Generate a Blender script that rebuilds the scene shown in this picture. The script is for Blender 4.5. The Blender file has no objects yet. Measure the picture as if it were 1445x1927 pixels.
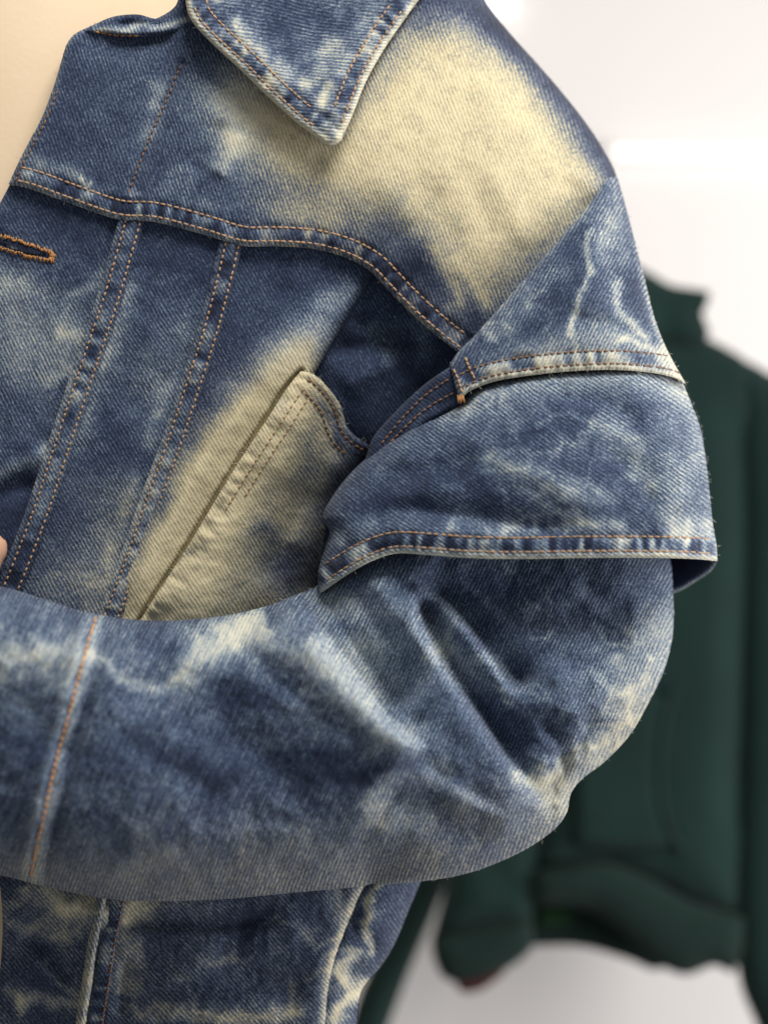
import bpy, math, random
import numpy as np
from mathutils import Vector
from mathutils.geometry import delaunay_2d_cdt

# ------------------------------------------------------------------ camera, light, exposure
SC = bpy.context.scene
COL = SC.collection
S = 0.00027          # metres per unit of the garment pattern (about a quarter millimetre)
DIST = 0.75          # camera to chest
EYE = 1.32           # camera height above the floor

cam_d = bpy.data.cameras.new('camera')
cam = bpy.data.objects.new('camera', cam_d); COL.objects.link(cam)
cam.location = (0, -DIST, EYE); cam.rotation_euler = (math.radians(90), 0, 0)
cam_d.sensor_fit = 'HORIZONTAL'; cam_d.sensor_width = 36
cam_d.lens = 36 * DIST / (1445 * S)
cam_d.clip_start = 0.02; cam_d.clip_end = 60
cam_d.dof.use_dof = True; cam_d.dof.focus_distance = DIST - 0.002; cam_d.dof.aperture_fstop = 4.0
SC.camera = cam

wd = bpy.data.worlds.new('World'); SC.world = wd; wd.use_nodes = True
bg = wd.node_tree.nodes['Background']
bg.inputs[0].default_value = (1.0, 0.985, 0.965, 1); bg.inputs[1].default_value = 0.24

def area(name, loc, target, sx, sy, power, col):
    l = bpy.data.lights.new(name, 'AREA'); l.shape = 'RECTANGLE'; l.size = sx; l.size_y = sy
    l.energy = power; l.color = col
    o = bpy.data.objects.new(name, l); COL.objects.link(o); o.location = loc
    o.rotation_euler = (Vector(target) - Vector(loc)).to_track_quat('-Z', 'Y').to_euler()
    return o
area('ceiling_light_front', (0.26, -0.58, EYE + 1.10), (0.02, 0.0, EYE), 0.60, 0.5, 19.5, (1.0, 0.965, 0.91))
area('wall_fill_light', (1.75, 0.0, EYE - 0.28), (0.45, 1.1, EYE - 0.5), 1.0, 1.4, 41, (1.0, 0.965, 0.945))  # added unseen fill below eye height, brightens the wall and hoodie from the right

vs = SC.view_settings
vs.view_transform = 'Standard'; vs.look = 'None'; vs.exposure = 0.0; vs.gamma = 1.0
SC.cycles.use_denoising = True
SC.cycles.max_bounces = 6

# ------------------------------------------------------------------ numeric helpers
CX, CY = 722.5, 963.5
def W(x, y, d):
    """pattern units (right, down, towards the viewer) -> world metres"""
    k = (DIST - d * S) / DIST
    return np.stack([(x - CX) * S * k, -d * S, EYE - (y - CY) * S * k], -1)

_tab = [np.random.RandomState(100 + i).rand(256, 256) for i in range(8)]
def vnoise(x, y, seed=0):
    t = _tab[seed % 8]
    x = x + 37.7 * seed + 5000; y = y + 91.3 * seed + 5000
    xi = np.floor(x).astype(int); yi = np.floor(y).astype(int)
    fx = x - xi; fy = y - yi
    fx = fx * fx * (3 - 2 * fx); fy = fy * fy * (3 - 2 * fy)
    a = t[xi & 255, yi & 255]; b = t[(xi + 1) & 255, yi & 255]
    c = t[xi & 255, (yi + 1) & 255]; d = t[(xi + 1) & 255, (yi + 1) & 255]
    return (a * (1 - fx) + b * fx) * (1 - fy) + (c * (1 - fx) + d * fx) * fy - 0.5
def fbm(x, y, seed=0, oc=4):
    r = 0; a = 1.0
    for i in range(oc):
        r = r + a * vnoise(x, y, seed + i); x = x * 2.03; y = y * 2.03; a *= 0.55
    return r
def sstep(a, b, v):
    t = np.clip((v - a) / (b - a), 0, 1); return t * t * (3 - 2 * t)
def prof(t):
    t = np.clip(t, 0, 1); return np.sqrt(np.maximum(0, 1 - (1 - t) ** 2))

def smooth(pts, n=10):
    p = np.array(pts, float)
    if len(p) < 3: return p
    q = np.vstack([2 * p[0] - p[1], p, 2 * p[-1] - p[-2]])
    out = []
    for i in range(1, len(q) - 2):
        for k in range(n):
            t = k / n
            a, b, c, d = q[i - 1], q[i], q[i + 1], q[i + 2]
            out.append(0.5 * ((2 * b) + (c - a) * t + (2 * a - 5 * b + 4 * c - d) * t * t + (3 * b - a - 3 * c + d) * t ** 3))
    out.append(p[-1])
    return np.array(out)
def loop(*chains):
    out = []
    for c in chains:
        for p in np.asarray(c, float):
            if not out or np.hypot(*(p - out[-1])) > 0.6: out.append(p)
    while np.hypot(*(out[0] - out[-1])) < 0.6: out.pop()
    return np.array(out)
def resample(p, sp, closed=False):
    if closed: p = np.vstack([p, p[:1]])
    L = np.r_[0, np.cumsum(np.hypot(*np.diff(p, axis=0).T))]
    n = max(2, int(round(L[-1] / sp)))
    s = np.linspace(0, L[-1], n + 1)
    r = np.stack([np.interp(s, L, p[:, 0]), np.interp(s, L, p[:, 1])], 1)
    return r[:-1] if closed else r
def near(p, x, y, closed=False):
    """distance, signed side, arc length and total length of the polyline p for each point"""
    p = np.asarray(p, float)
    if closed: p = np.vstack([p, p[:1]])
    a = p[:-1]; ab = p[1:] - a; l2 = (ab ** 2).sum(1) + 1e-9
    L = np.r_[0, np.cumsum(np.sqrt(l2))]
    D = np.empty(len(x)); Sd = np.empty(len(x)); A = np.empty(len(x))
    for i in range(0, len(x), 20000):
        X = x[i:i + 20000, None]; Y = y[i:i + 20000, None]
        t = np.clip(((X - a[:, 0]) * ab[:, 0] + (Y - a[:, 1]) * ab[:, 1]) / l2, 0, 1)
        dx = X - (a[:, 0] + t * ab[:, 0]); dy = Y - (a[:, 1] + t * ab[:, 1])
        q = dx * dx + dy * dy; j = q.argmin(1); r = np.arange(len(j))
        D[i:i + 20000] = np.sqrt(q[r, j])
        Sd[i:i + 20000] = np.sign(ab[j, 0] * dy[r, j] - ab[j, 1] * dx[r, j])
        A[i:i + 20000] = L[j] + t[r, j] * np.sqrt(l2[j])
    return D, Sd, A, L[-1]
def inside(p, x, y):
    c = np.zeros(len(x), bool); n = len(p)
    for i in range(n):
        x1, y1 = p[i]; x2, y2 = p[(i + 1) % n]
        if y1 == y2: continue
        c ^= ((y1 > y) != (y2 > y)) & (x < (x2 - x1) * (y - y1) / (y2 - y1) + x1)
    return c
def tps(ctrl):
    c = np.array(ctrl, float); P = c[:, :2] / 400; n = len(c)
    def U(r2): return np.where(r2 < 1e-12, 0, r2 * np.log(r2 + 1e-12))
    r2 = ((P[:, None] - P[None]) ** 2).sum(-1)
    A = np.zeros((n + 3, n + 3)); A[:n, :n] = U(r2) + 0.02 * np.eye(n)
    A[:n, n] = 1; A[:n, n + 1:] = P; A[n, :n] = 1; A[n + 1:, :n] = P.T
    w = np.linalg.solve(A, np.r_[c[:, 2], 0, 0, 0])
    def f(x, y):
        X = x / 400; Y = y / 400
        r = w[n] + w[n + 1] * X + w[n + 2] * Y
        for i in range(n): r = r + w[i] * U((X - P[i, 0]) ** 2 + (Y - P[i, 1]) ** 2)
        return r
    return f

# pattern fields: soft shapes of wear, and some painted shade, on the cloth
def blob(x, y, cx, cy, rx, ry, rot=0):
    c, s = math.cos(math.radians(rot)), math.sin(math.radians(rot))
    u = ((x - cx) * c + (y - cy) * s) / rx; v = (-(x - cx) * s + (y - cy) * c) / ry
    return np.exp(-(u * u + v * v))
def polyf(x, y, pts, soft):
    d = near(pts, x, y, True)[0]; d = np.where(inside(np.array(pts, float), x, y), d, -d)
    return sstep(-soft, soft, d)
def stroke(x, y, pts, w, taper=True):
    D, sd, A, L = near(smooth(pts), x, y)
    r = np.exp(-(D / w) ** 2)
    if taper: r = r * sstep(0, 0.15 * L, A) * sstep(0, 0.15 * L, L - A) ** 0.7
    return r
def fold(x, y, pts, w_a, w_b, taper=0.2):
    """asymmetric crease profile: width w_a on one side, w_b on the other"""
    D, sd, A, L = near(smooth(pts), x, y)
    w = np.where(sd > 0, w_a, w_b)
    return np.exp(-(D / w) ** 1.6) * sstep(0, taper * L, A) * sstep(0, taper * L, L - A)
def saw(x, y, pts, H, w_a, w_b, k=6, taper=0.15):
    """overhanging crease: high on the one side of the line, dropping sharply on the other"""
    D, sd, A, L = near(smooth(pts), x, y)
    w = np.where(sd > 0, w_a, w_b)
    return H * np.tanh(sd * D / k) * np.exp(-(D / w) ** 1.5) * sstep(0, taper * L, A) * sstep(0, taper * L, L - A)
def veins(x, y, sc, seed, w=0.06):
    """thin branching wash marks"""
    wx = x + 0.35 * sc * fbm(x / sc * 2, y / sc * 2, seed + 2, 2)
    n = fbm(wx / sc, y / sc, seed, 3); m = fbm(x / sc / 2.2, y / sc / 2.2, seed + 4, 2)
    return np.exp(-(n / w) ** 2) * np.clip(0.45 + 1.6 * m, 0, 1)
def crinkle(x, y, sc, seed):
    """small sharp creases of stiff cloth"""
    wx = x + 0.5 * sc * fbm(x / sc / 1.5, y / sc / 1.5, seed + 3, 2)
    return 0.35 - np.abs(fbm(wx / sc, y / sc, seed, 2)) * 1.3
def ladder(x, y, chain, half, period, seed=0, off=0):
    D, sd, A, L = near(chain, x, y)
    n = vnoise(A / period, D * sd / 60, seed) * 1.6 + 0.5 * vnoise(A / period * 2.3, D / 25, seed + 1)
    return 1.4 * np.clip(n, -0.6, 1) * np.exp(-((D * 1.0 - off) / half) ** 4)

# ------------------------------------------------------------------ materials
def new_mat(name):
    m = bpy.data.materials.new(name); m.use_nodes = True
    nt = m.node_tree; b = nt.nodes['Principled BSDF']
    return m, nt, b
class NT:
    def __init__(s, nt): s.nt = nt
    def n(s, t, **k):
        o = s.nt.nodes.new(t)
        for a, v in k.items(): setattr(o, a, v)
        return o
    def link(s, a, b): s.nt.links.new(a, b)
    def math(s, op, a, b=None, c=None):
        o = s.n('ShaderNodeMath', operation=op)
        for i, v in enumerate((a, b, c)):
            if v is None: continue
            if isinstance(v, (int, float)): o.inputs[i].default_value = v
            else: s.link(v, o.inputs[i])
        return o.outputs[0]
    def ramp(s, fac, stops):
        o = s.n('ShaderNodeValToRGB'); e = o.color_ramp.elements
        while len(e) < len(stops): e.new(0.5)
        for i, (p, c) in enumerate(stops): e[i].position = p; e[i].color = (*c, 1)
        s.link(fac, o.inputs[0]); return o.outputs[0]
    def noise(s, vec, scale, detail=2, rough=0.5):
        o = s.n('ShaderNodeTexNoise'); o.inputs['Scale'].default_value = scale
        o.inputs['Detail'].default_value = detail; o.inputs['Roughness'].default_value = rough
        s.link(vec, o.inputs['Vector']); return o.outputs['Fac']
    def vscale(s, vec, sc):
        o = s.n('ShaderNodeVectorMath', operation='MULTIPLY'); s.link(vec, o.inputs[0])
        o.inputs[1].default_value = sc; return o.outputs[0]

def denim_material():
    m, nt, b = new_mat('washed_denim'); g = NT(nt)
    at = lambda nm, out='Fac': g.n('ShaderNodeAttribute', attribute_name=nm).outputs[out]
    gc = at('weave', 'Vector'); fade = at('fade'); tint = at('tint'); streak = at('streak')
    sep = g.n('ShaderNodeSeparateXYZ'); g.link(gc, sep.inputs[0])
    wob = g.noise(g.vscale(gc, (0.06, 0.04, 0)), 1.0, 3)
    ph = g.math('MULTIPLY_ADD', wob, 5.0, g.math('MULTIPLY', sep.outputs[0], 2 * math.pi / 6.6))
    tw = g.math('MULTIPLY_ADD', g.math('SINE', ph), 0.5, 0.5)
    yarn = g.noise(g.vscale(gc, (0.21, 0.085, 0)), 1.0, 2, 0.7)       # broken yarn floats along the wale
    grain = g.noise(g.vscale(gc, (0.24, 0.20, 0)), 1.0, 2, 0.75)
    cloud = g.noise(g.vscale(gc, (0.045, 0.035, 0)), 1.0, 4, 0.62)
    slub = g.noise(g.vscale(gc, (0.15, 0.017, 0)), 1.0, 3, 0.6)
    c = lambda v, k: g.math('MULTIPLY', g.math('SUBTRACT', v, 0.5), k)
    # contrast of the weave is strongest in half-worn cloth
    amp = g.math('MULTIPLY', g.math('MULTIPLY', fade, g.math('SUBTRACT', 1.15, fade)), 0.78)
    patch = g.noise(g.vscale(gc, (0.016, 0.010, 0)), 1.0, 3, 0.6)
    amp = g.math('MULTIPLY', amp, g.math('MULTIPLY', g.math('MULTIPLY_ADD', yarn, 2.2, -0.15), g.math('MULTIPLY_ADD', patch, 2.6, -0.35)))
    f = g.math('ADD', fade, g.math('MULTIPLY', g.math('SUBTRACT', tw, 0.5), amp))
    f = g.math('ADD', f, c(yarn, 0.46)); f = g.math('ADD', f, g.math('MULTIPLY', c(grain, 1.0), g.math('MULTIPLY_ADD', g.math('MULTIPLY', fade, g.math('SUBTRACT', 1.0, fade)), 2.2, 0.36))); f = g.math('ADD', f, c(cloud, 0.13))
    f = g.math('ADD', f, g.math('MULTIPLY', c(slub, 0.65), streak))
    warm = g.ramp(f, [(0.0, (0.009, 0.013, 0.031)), (0.22, (0.026, 0.039, 0.082)), (0.45, (0.108, 0.130, 0.172)),
                      (0.68, (0.315, 0.300, 0.230)), (0.9, (0.56, 0.480, 0.300)), (1.0, (0.66, 0.58, 0.375))])
    cool = g.ramp(f, [(0.0, (0.008, 0.014, 0.036)), (0.22, (0.026, 0.044, 0.096)), (0.45, (0.104, 0.152, 0.232)),
                      (0.68, (0.31, 0.375, 0.430)), (0.9, (0.56, 0.58, 0.52)), (1.0, (0.68, 0.67, 0.57))])
    mx = g.n('ShaderNodeMix', data_type='RGBA'); g.link(tint, mx.inputs['Factor'])
    g.link(cool, mx.inputs[6]); g.link(warm, mx.inputs[7])
    g.link(mx.outputs[2], b.inputs['Base Color'])
    h = g.math('ADD', g.math('MULTIPLY', tw, 0.35), g.math('MULTIPLY', yarn, 0.7))
    h = g.math('ADD', h, g.math('MULTIPLY', grain, 0.35))
    bp = g.n('ShaderNodeBump'); bp.inputs['Strength'].default_value = 0.7; bp.inputs['Distance'].default_value = 0.0006
    g.link(h, bp.inputs['Height']); g.link(bp.outputs[0], b.inputs['Normal'])
    b.inputs['Roughness'].default_value = 0.88; b.inputs['Specular IOR Level'].default_value = 0.18
    b.inputs['Sheen Weight'].default_value = 0.10; b.inputs['Sheen Roughness'].default_value = 0.6
    return m
def thread_material(name, ca, cb):
    m, nt, b = new_mat(name); g = NT(nt)
    tc = g.n('ShaderNodeTexCoord').outputs['Object']
    n = g.noise(tc, 700, 3, 0.6); g.link(g.ramp(n, [(0.3, ca), (0.7, cb)]), b.inputs['Base Color'])
    b.inputs['Roughness'].default_value = 0.65
    return m
def soft_material(name, ca, cb, scale, rough=0.9, bump=0.0, sheen=0.0, sss=0.0):
    m, nt, b = new_mat(name); g = NT(nt)
    tc = g.n('ShaderNodeTexCoord').outputs['Object']
    n = g.noise(tc, scale, 4, 0.6); g.link(g.ramp(n, [(0.35, ca), (0.68, cb)]), b.inputs['Base Color'])
    b.inputs['Roughness'].default_value = rough; b.inputs['Specular IOR Level'].default_value = 0.2
    b.inputs['Sheen Weight'].default_value = sheen
    if sss:
        b.inputs['Subsurface Weight'].default_value = sss; b.inputs['Subsurface Scale'].default_value = 0.004
        b.inputs['Subsurface Radius'].default_value = (1.0, 0.4, 0.2)
    if bump:
        bp = g.n('ShaderNodeBump'); bp.inputs['Strength'].default_value = bump; bp.inputs['Distance'].default_value = 0.001
        g.link(g.noise(tc, scale * 14, 2), bp.inputs['Height']); g.link(bp.outputs[0], b.inputs['Normal'])
    return m
def glow_material(name, col, strength):
    m, nt, b = new_mat(name)
    b.inputs['Base Color'].default_value = (*col, 1); b.inputs['Emission Color'].default_value = (*col, 1)
    b.inputs['Emission Strength'].default_value = strength
    return m
M_DENIM = denim_material()
M_TAN = thread_material('tan_thread', (0.30, 0.175, 0.095), (0.50, 0.32, 0.185))
M_BROWN = thread_material('brown_thread', (0.13, 0.068, 0.040), (0.26, 0.14, 0.075))
M_ORANGE = thread_material('orange_thread', (0.30, 0.125, 0.030), (0.50, 0.25, 0.08))
M_FIBRE = thread_material('cotton_fibre', (0.42, 0.42, 0.40), (0.62, 0.60, 0.52))
M_SKIN = soft_material('skin', (0.52, 0.30, 0.20), (0.58, 0.345, 0.24), 9, 0.6, 0.04, 0, 0.25)
M_SHIRT = soft_material('cream_jersey', (0.93, 0.725, 0.50), (0.96, 0.765, 0.55), 26, 0.9, 0.08, 0.2)
M_GREEN = soft_material('green_fleece', (0.0058, 0.0195, 0.0170), (0.0085, 0.026, 0.0225), 7, 0.95, 0.2, 0.04)
M_RIB = soft_material('green_rib_knit', (0.0065, 0.018, 0.0155), (0.0085, 0.022, 0.019), 8, 0.95, 0.2, 0.04)
M_WALL = soft_material('white_wall_paint', (0.80, 0.775, 0.765), (0.83, 0.805, 0.795), 1.4, 0.7)
M_MAROON = soft_material('maroon_lining', (0.045, 0.012, 0.012), (0.07, 0.02, 0.02), 10)
M_LAMP = glow_material('lit_tube', (1.0, 0.98, 0.96), 0.5)
M_CAP = soft_material('lamp_end_plastic', (0.75, 0.75, 0.74), (0.8, 0.8, 0.79), 20, 0.5)

# ------------------------------------------------------------------ builders
def empty(name, loc, label, cat, group=None):
    o = bpy.data.objects.new(name, None); COL.objects.link(o); o.location = loc; o.empty_display_size = 0.05
    o['label'] = label; o['category'] = cat
    if group: o['group'] = group
    return o
def mesh_obj(name, co, faces, mat, parent=None, smooth_shade=True):
    me = bpy.data.meshes.new(name)
    me.from_pydata(co.tolist() if hasattr(co, 'tolist') else co, [], faces)
    me.materials.append(mat)
    if smooth_shade: me.polygons.foreach_set('use_smooth', [True] * len(me.polygons))
    o = bpy.data.objects.new(name, me); COL.objects.link(o)
    if parent is not None:
        o.parent = parent
        off = parent.location.copy(); p = parent.parent
        while p is not None: off += p.location; p = p.parent
        o.location = -off if parent.type == 'EMPTY' else (0, 0, 0)
    return o
def put_attr(me, nm, v, kind='FLOAT'):
    a = me.attributes.new(nm, kind, 'POINT')
    a.data.foreach_set('vector' if kind == 'FLOAT_VECTOR' else 'value', np.ascontiguousarray(v, dtype=np.float32).ravel())

class Sheet: pass
def panel(name, parent, poly, base, thick=8, edge=(6, 5), rolls=(), extra=None, grooves=(), fade=None, tint=0.5,
          streak=0.0, ang=68, sp=5.0, back=None, mat=None, wr=2.2, seed=0):
    """one cut piece of cloth: outline, front depth, rolled edges, a back face and a rim"""
    mat = mat or M_DENIM
    poly = np.asarray(poly, float)
    def surf(x, y, full=False):
        x = np.atleast_1d(np.asarray(x, float)); y = np.atleast_1d(np.asarray(y, float))
        d = base(x, y)
        if extra is not None: d = d + extra(x, y)
        d = d + wr * fbm(x / 46, y / 46, seed) + wr * 0.35 * fbm(x / 13, y / 13, seed + 3, 2)
        for g in grooves:
            D = near(g, x, y)[0]; d = d - 3.2 * np.exp(-(D / 5.5) ** 2)
        e = near(poly, x, y, True)[0]
        d = d - edge[1] * (1 - prof(e / edge[0]))
        for ch, R, H in rolls:
            D = near(ch, x, y)[0]; d = d - H * (1 - prof(D / R))
        return (d, e) if full else d
    b = resample(poly, sp, True); nb = len(b)
    x0, y0 = b.min(0); x1, y1 = b.max(0)
    gx, gy = np.meshgrid(np.arange(x0, x1, sp), np.arange(y0, y1, sp * 0.866))
    gx = gx + (np.arange(gx.shape[0]) % 2)[:, None] * sp * 0.5
    gx = gx.ravel(); gy = gy.ravel()
    k = inside(b, gx, gy); gx, gy = gx[k], gy[k]
    k = near(b, gx, gy, True)[0] > 0.62 * sp; gx, gy = gx[k], gy[k]
    pts = [Vector(p) for p in b] + [Vector((p, q)) for p, q in zip(gx, gy)]
    v, _, f, *_r = delaunay_2d_cdt(pts, [], [list(range(nb))], 1, 1e-5)
    P = np.array([(p[0], p[1]) for p in v]); n = len(P)
    F = np.array([t for t in f if len(t) == 3])
    x, y = P[:, 0], P[:, 1]
    d, e = surf(x, y, True)
    # orient the triangles towards the viewer
    A = P[F]; cr = (A[:, 1, 0] - A[:, 0, 0]) * (A[:, 2, 1] - A[:, 0, 1]) - (A[:, 1, 1] - A[:, 0, 1]) * (A[:, 2, 0] - A[:, 0, 0])
    F[cr > 0] = F[cr > 0][:, ::-1]
    db = d - thick if back is None else back(x, y, e, d)
    E = {}
    for t in F:
        for i in range(3):
            p, q = int(t[i]), int(t[(i + 1) % 3])
            if (q, p) in E: del E[(q, p)]
            else: E[(p, q)] = 1
    faces = F.tolist() + (F[:, ::-1] + n).tolist() + [[q, p, p + n, q + n] for p, q in E]
    co = np.vstack([W(x, y, d), W(x, y, db)])
    o = mesh_obj(name, co, faces, mat, parent)
    if mat is M_DENIM:
        ff = fade(x, y) if fade is not None else np.full(n, 0.2)
        ff = np.clip(ff, 0.0, 1.0)
        me = o.data
        put_attr(me, 'fade', np.r_[ff, ff * 0.6 + 0.12])
        tv = tint(x, y) if callable(tint) else np.full(n, tint)
        put_attr(me, 'tint', np.r_[tv, tv])
        sv = streak(x, y) if callable(streak) else np.full(n, streak)
        put_attr(me, 'streak', np.r_[sv, sv])
        av = np.radians(np.full(n, float(ang)))
        # the wale runs along (cos a, sin a); the weave follows the relief a little
        wx = x + 0.03 * d; wy = y + 14 * fbm(x / 170, y / 170, seed + 5, 2)
        u = wx * np.sin(av) - wy * np.cos(av); w = wx * np.cos(av) + wy * np.sin(av)
        put_attr(me, 'weave', np.tile(np.stack([u, w, np.full(n, seed * 31.0)], 1), (2, 1)), 'FLOAT_VECTOR')
    r = Sheet(); r.o = o; r.surf = surf; r.poly = poly
    return r

def thread_mesh(segs, rad=2.1, lift=1.2, ns=6):
    """segs: list of (x0,y0,d0,x1,y1,d1) short thread floats"""
    co = []; fc = []
    prof_t = [(0.0, 0.45, -1.6), (0.18, 0.95, 0.2), (0.5, 1.0, 0.9), (0.82, 0.95, 0.2), (1.0, 0.45, -1.6)]
    for (xa, ya, da, xb, yb, db) in segs:
        L = math.hypot(xb - xa, yb - ya) + 1e-6; tx, ty = (xb - xa) / L, (yb - ya) / L
        st = len(co)
        for t, r, h in prof_t:
            px = xa + (xb - xa) * t; py = ya + (yb - ya) * t; pd = da + (db - da) * t + lift + h
            for k in range(ns):
                a = 2 * math.pi * k / ns; c = math.cos(a) * r * rad; s_ = math.sin(a) * r * rad
                co.append((px - ty * c, py + tx * c, pd + s_))
        for i in range(len(prof_t) - 1):
            for k in range(ns):
                a = st + i * ns + k; b = st + i * ns + (k + 1) % ns
                fc.append((a, b, b + ns, a + ns))
        fc.append(tuple(st + k for k in reversed(range(ns))))
        fc.append(tuple(st + (len(prof_t) - 1) * ns + k for k in range(ns)))
    c = np.array(co)
    return W(c[:, 0], c[:, 1], c[:, 2]), fc
_rs = random.Random(7)
def stitches(sheet, chains, mat=M_TAN, pitch=12.0, length=10.0, rad=2.1, lift=0.6, name='stitching', surf=None):
    segs = []; surf = surf or sheet.surf
    for ch in chains:
        r = resample(np.asarray(ch, float), 2.0)
        L = np.r_[0, np.cumsum(np.hypot(*np.diff(r, axis=0).T))]
        s = np.arange(3, L[-1] - length, pitch)
        s = s + np.array([_rs.uniform(-1.3, 1.3) for _ in s])
        xa = np.interp(s, L, r[:, 0]); ya = np.interp(s, L, r[:, 1])
        xb = np.interp(s + length, L, r[:, 0]); yb = np.interp(s + length, L, r[:, 1])
        da = surf(xa, ya); db = surf(xb, yb)
        for i in range(len(s)):
            j = _rs.uniform(-0.6, 0.6)
            segs.append((xa[i] + j, ya[i], da[i], xb[i] - j, yb[i], db[i]))
    co, fc = thread_mesh(segs, rad, lift)
    o = mesh_obj(name, co, fc, mat, sheet.o); o['kind'] = 'stuff'
    return o
def fibres(sheet, chains, count, seed):
    """frayed cotton hairs standing out of worn edges"""
    rs = random.Random(seed); segs = []
    for ch in chains:
        c = resample(np.asarray(ch, float), 3.0); m = len(c)
        for _ in range(int(count * 0.6)):
            p = c[rs.randrange(m)]; a = rs.uniform(0, 2 * math.pi); L = rs.uniform(3, 8.5)
            d = float(sheet.surf(np.array([p[0]]), np.array([p[1]]))[0]); x0, y0, z0 = p[0], p[1], d
            for k in range(3):
                a += rs.uniform(-0.6, 0.6); x1 = x0 + math.cos(a) * L / 3; y1 = y0 + math.sin(a) * L / 3; z1 = z0 + rs.uniform(-1, 3)
                segs.append((x0, y0, z0, x1, y1, z1)); x0, y0, z0 = x1, y1, z1
    co, fc = thread_mesh(segs, 0.55, 0.5, 3)
    o = mesh_obj('loose_fibres', co, fc, M_FIBRE, sheet.o); o['kind'] = 'stuff'
def offset_chain(ch, k):
    c = resample(np.asarray(ch, float), 6.0)
    t = np.gradient(c, axis=0); t /= np.hypot(*t.T)[:, None] + 1e-9
    return np.stack([c[:, 0] - t[:, 1] * k, c[:, 1] + t[:, 0] * k], 1)

# ------------------------------------------------------------------ the setting
def wall_quad(name, d, x0, x1, y0, y1, thick):
    co = np.vstack([W(np.array([x0, x1, x1, x0], float), np.array([y0, y0, y1, y1], float), np.full(4, d)),])
    bk = co.copy(); bk[:, 1] += thick
    co = np.vstack([co, bk])
    f = [(3, 2, 1, 0), (4, 5, 6, 7), (0, 1, 5, 4), (1, 2, 6, 5), (2, 3, 7, 6), (3, 0, 4, 7)]
    o = mesh_obj(name, co, f, M_WALL, None, False); o['kind'] = 'structure'; return o
D_WALL = -3900.0
wall_quad('wall_lower', D_WALL, -1500, 3200, 302, 3200, 0.1)
wall_quad('wall_upper', D_WALL + 8, -1500, 3200, -1800, 300, 0.102)

def tube_lamp(x0, x1, y, d, r, label):
    root = empty('tube_lamp', tuple(W(np.array([x0]), np.array([y]), np.array([d]))[0]), label, 'lamp', 'white tube lamps on the wall')
    k = (DIST - d * S) / DIST
    def cyl(xa, xb, rad, nm, mat, z=0, yo=0, rounded=False):
        n = 20; co = []; fc = []
        rings = [(xa, 1.0), (xb, 1.0)]
        if rounded:
            e = rad * 0.9; w = lambda t: math.cos(t)
            rings = [(xa + e * (1 - math.sin(t)), math.cos(t)) for t in (1.35, 1.1, 0.8, 0.4)] + [(xa + e, 1), (xb - e, 1)] + \
                    [(xb - e * (1 - math.sin(t)), math.cos(t)) for t in (0.4, 0.8, 1.1, 1.35)]
        a, b = W(np.array([x0, x1], float), np.array([y, y], float), np.array([d, d], float))
        sx = (b[0] - a[0]) / (x1 - x0)
        for xx, rr in rings:
            for i in range(n):
                t = 2 * math.pi * i / n
                co.append((a[0] + (xx - x0) * sx, a[1] + yo + math.sin(t) * rad * rr * S * k, a[2] + z + math.cos(t) * rad * rr * S * k))
        for j in range(len(rings) - 1):
            for i in range(n):
                p = j * n + i; q = j * n + (i + 1) % n
                fc.append((p, p + n, q + n, q))
        fc.append(tuple(range(n))); fc.append(tuple((len(rings) - 1) * n + i for i in reversed(range(n))))
        return mesh_obj(nm, np.array(co), fc, mat, root)
    cyl(x0, x1, r, 'tube', M_LAMP, rounded=True)
    for xm in (x0 + (x1 - x0) * 0.5, x0 + (x1 - x0) * 0.93):
        c = cyl(xm - 10, xm + 10, r * 0.7, 'clip', M_CAP, 0, r * 0.95 * S * k)
    return root
tube_lamp(1146, 2000, 287, D_WALL + 44, 14, 'thin glowing white tube lamp beside the jacket shoulder')
tube_lamp(560, 968, 8, D_WALL + 64, 28, 'glowing white tube lamp peeking out above the jacket shoulder')

# ------------------------------------------------------------------ the green hoodie on the wall
def fleece(name, parent, poly, dd, T, R, mat=M_GREEN, extra=None, sp=16, wr=4, seed=0, Tb=None):
    """a hanging sleeve or body: closed soft volume"""
    base = lambda x, y: np.full(len(x), float(dd))
    poly = np.asarray(poly, float)
    ex = (lambda x, y: T * prof(near(poly, x, y, True)[0] / R) + (extra(x, y) if extra else 0))
    tb = T if Tb is None else Tb
    return panel(name, parent, poly, base, edge=(4, 0), extra=ex, sp=sp, mat=mat, wr=wr, seed=seed,
                 back=lambda x, y, e, d: np.full(len(x), float(dd)) - 2 - tb * prof(e / R))
DH = -3000.0
hood = empty('green_hoodie', tuple(W(np.array([1210.]), np.array([1850.]), np.array([DH]))[0]),
             'dark green hoodie with front pocket hanging behind the jacket', 'hoodie')
body_poly = loop(smooth([(1140, 640), (1180, 590), (1250, 600), (1330, 636), (1390, 668), (1432, 704)]),
                 smooth([(1432, 704), (1434, 900), (1424, 1150), (1412, 1400), (1402, 1600), (1394, 1730)]),
                 smooth([(1394, 1730), (1300, 1700), (1210, 1655), (1130, 1630), (1010, 1640)]),
                 smooth([(1010, 1640), (1000, 1400), (985, 1100), (1000, 800), (1060, 690), (1140, 640)]))
def hood_folds(x, y):
    r = 26 * fold(x, y, [(1330, 700), (1350, 1000), (1345, 1300), (1330, 1600)], 60, 40, 0.1)
    r -= 34 * fold(x, y, [(1400, 760), (1402, 1000), (1398, 1300), (1385, 1600)], 26, 20, 0.1)
    r -= 26 * fold(x, y, [(1200, 1250), (1190, 1400), (1160, 1600)], 60, 60, 0.2)
    r += 22 * fold(x, y, [(1230, 650), (1200, 900), (1150, 1200)], 60, 60, 0.2)
    r -= 18 * fold(x, y, [(1090, 1100), (1110, 1400), (1130, 1600)], 50, 50, 0.2)
    return r
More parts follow.
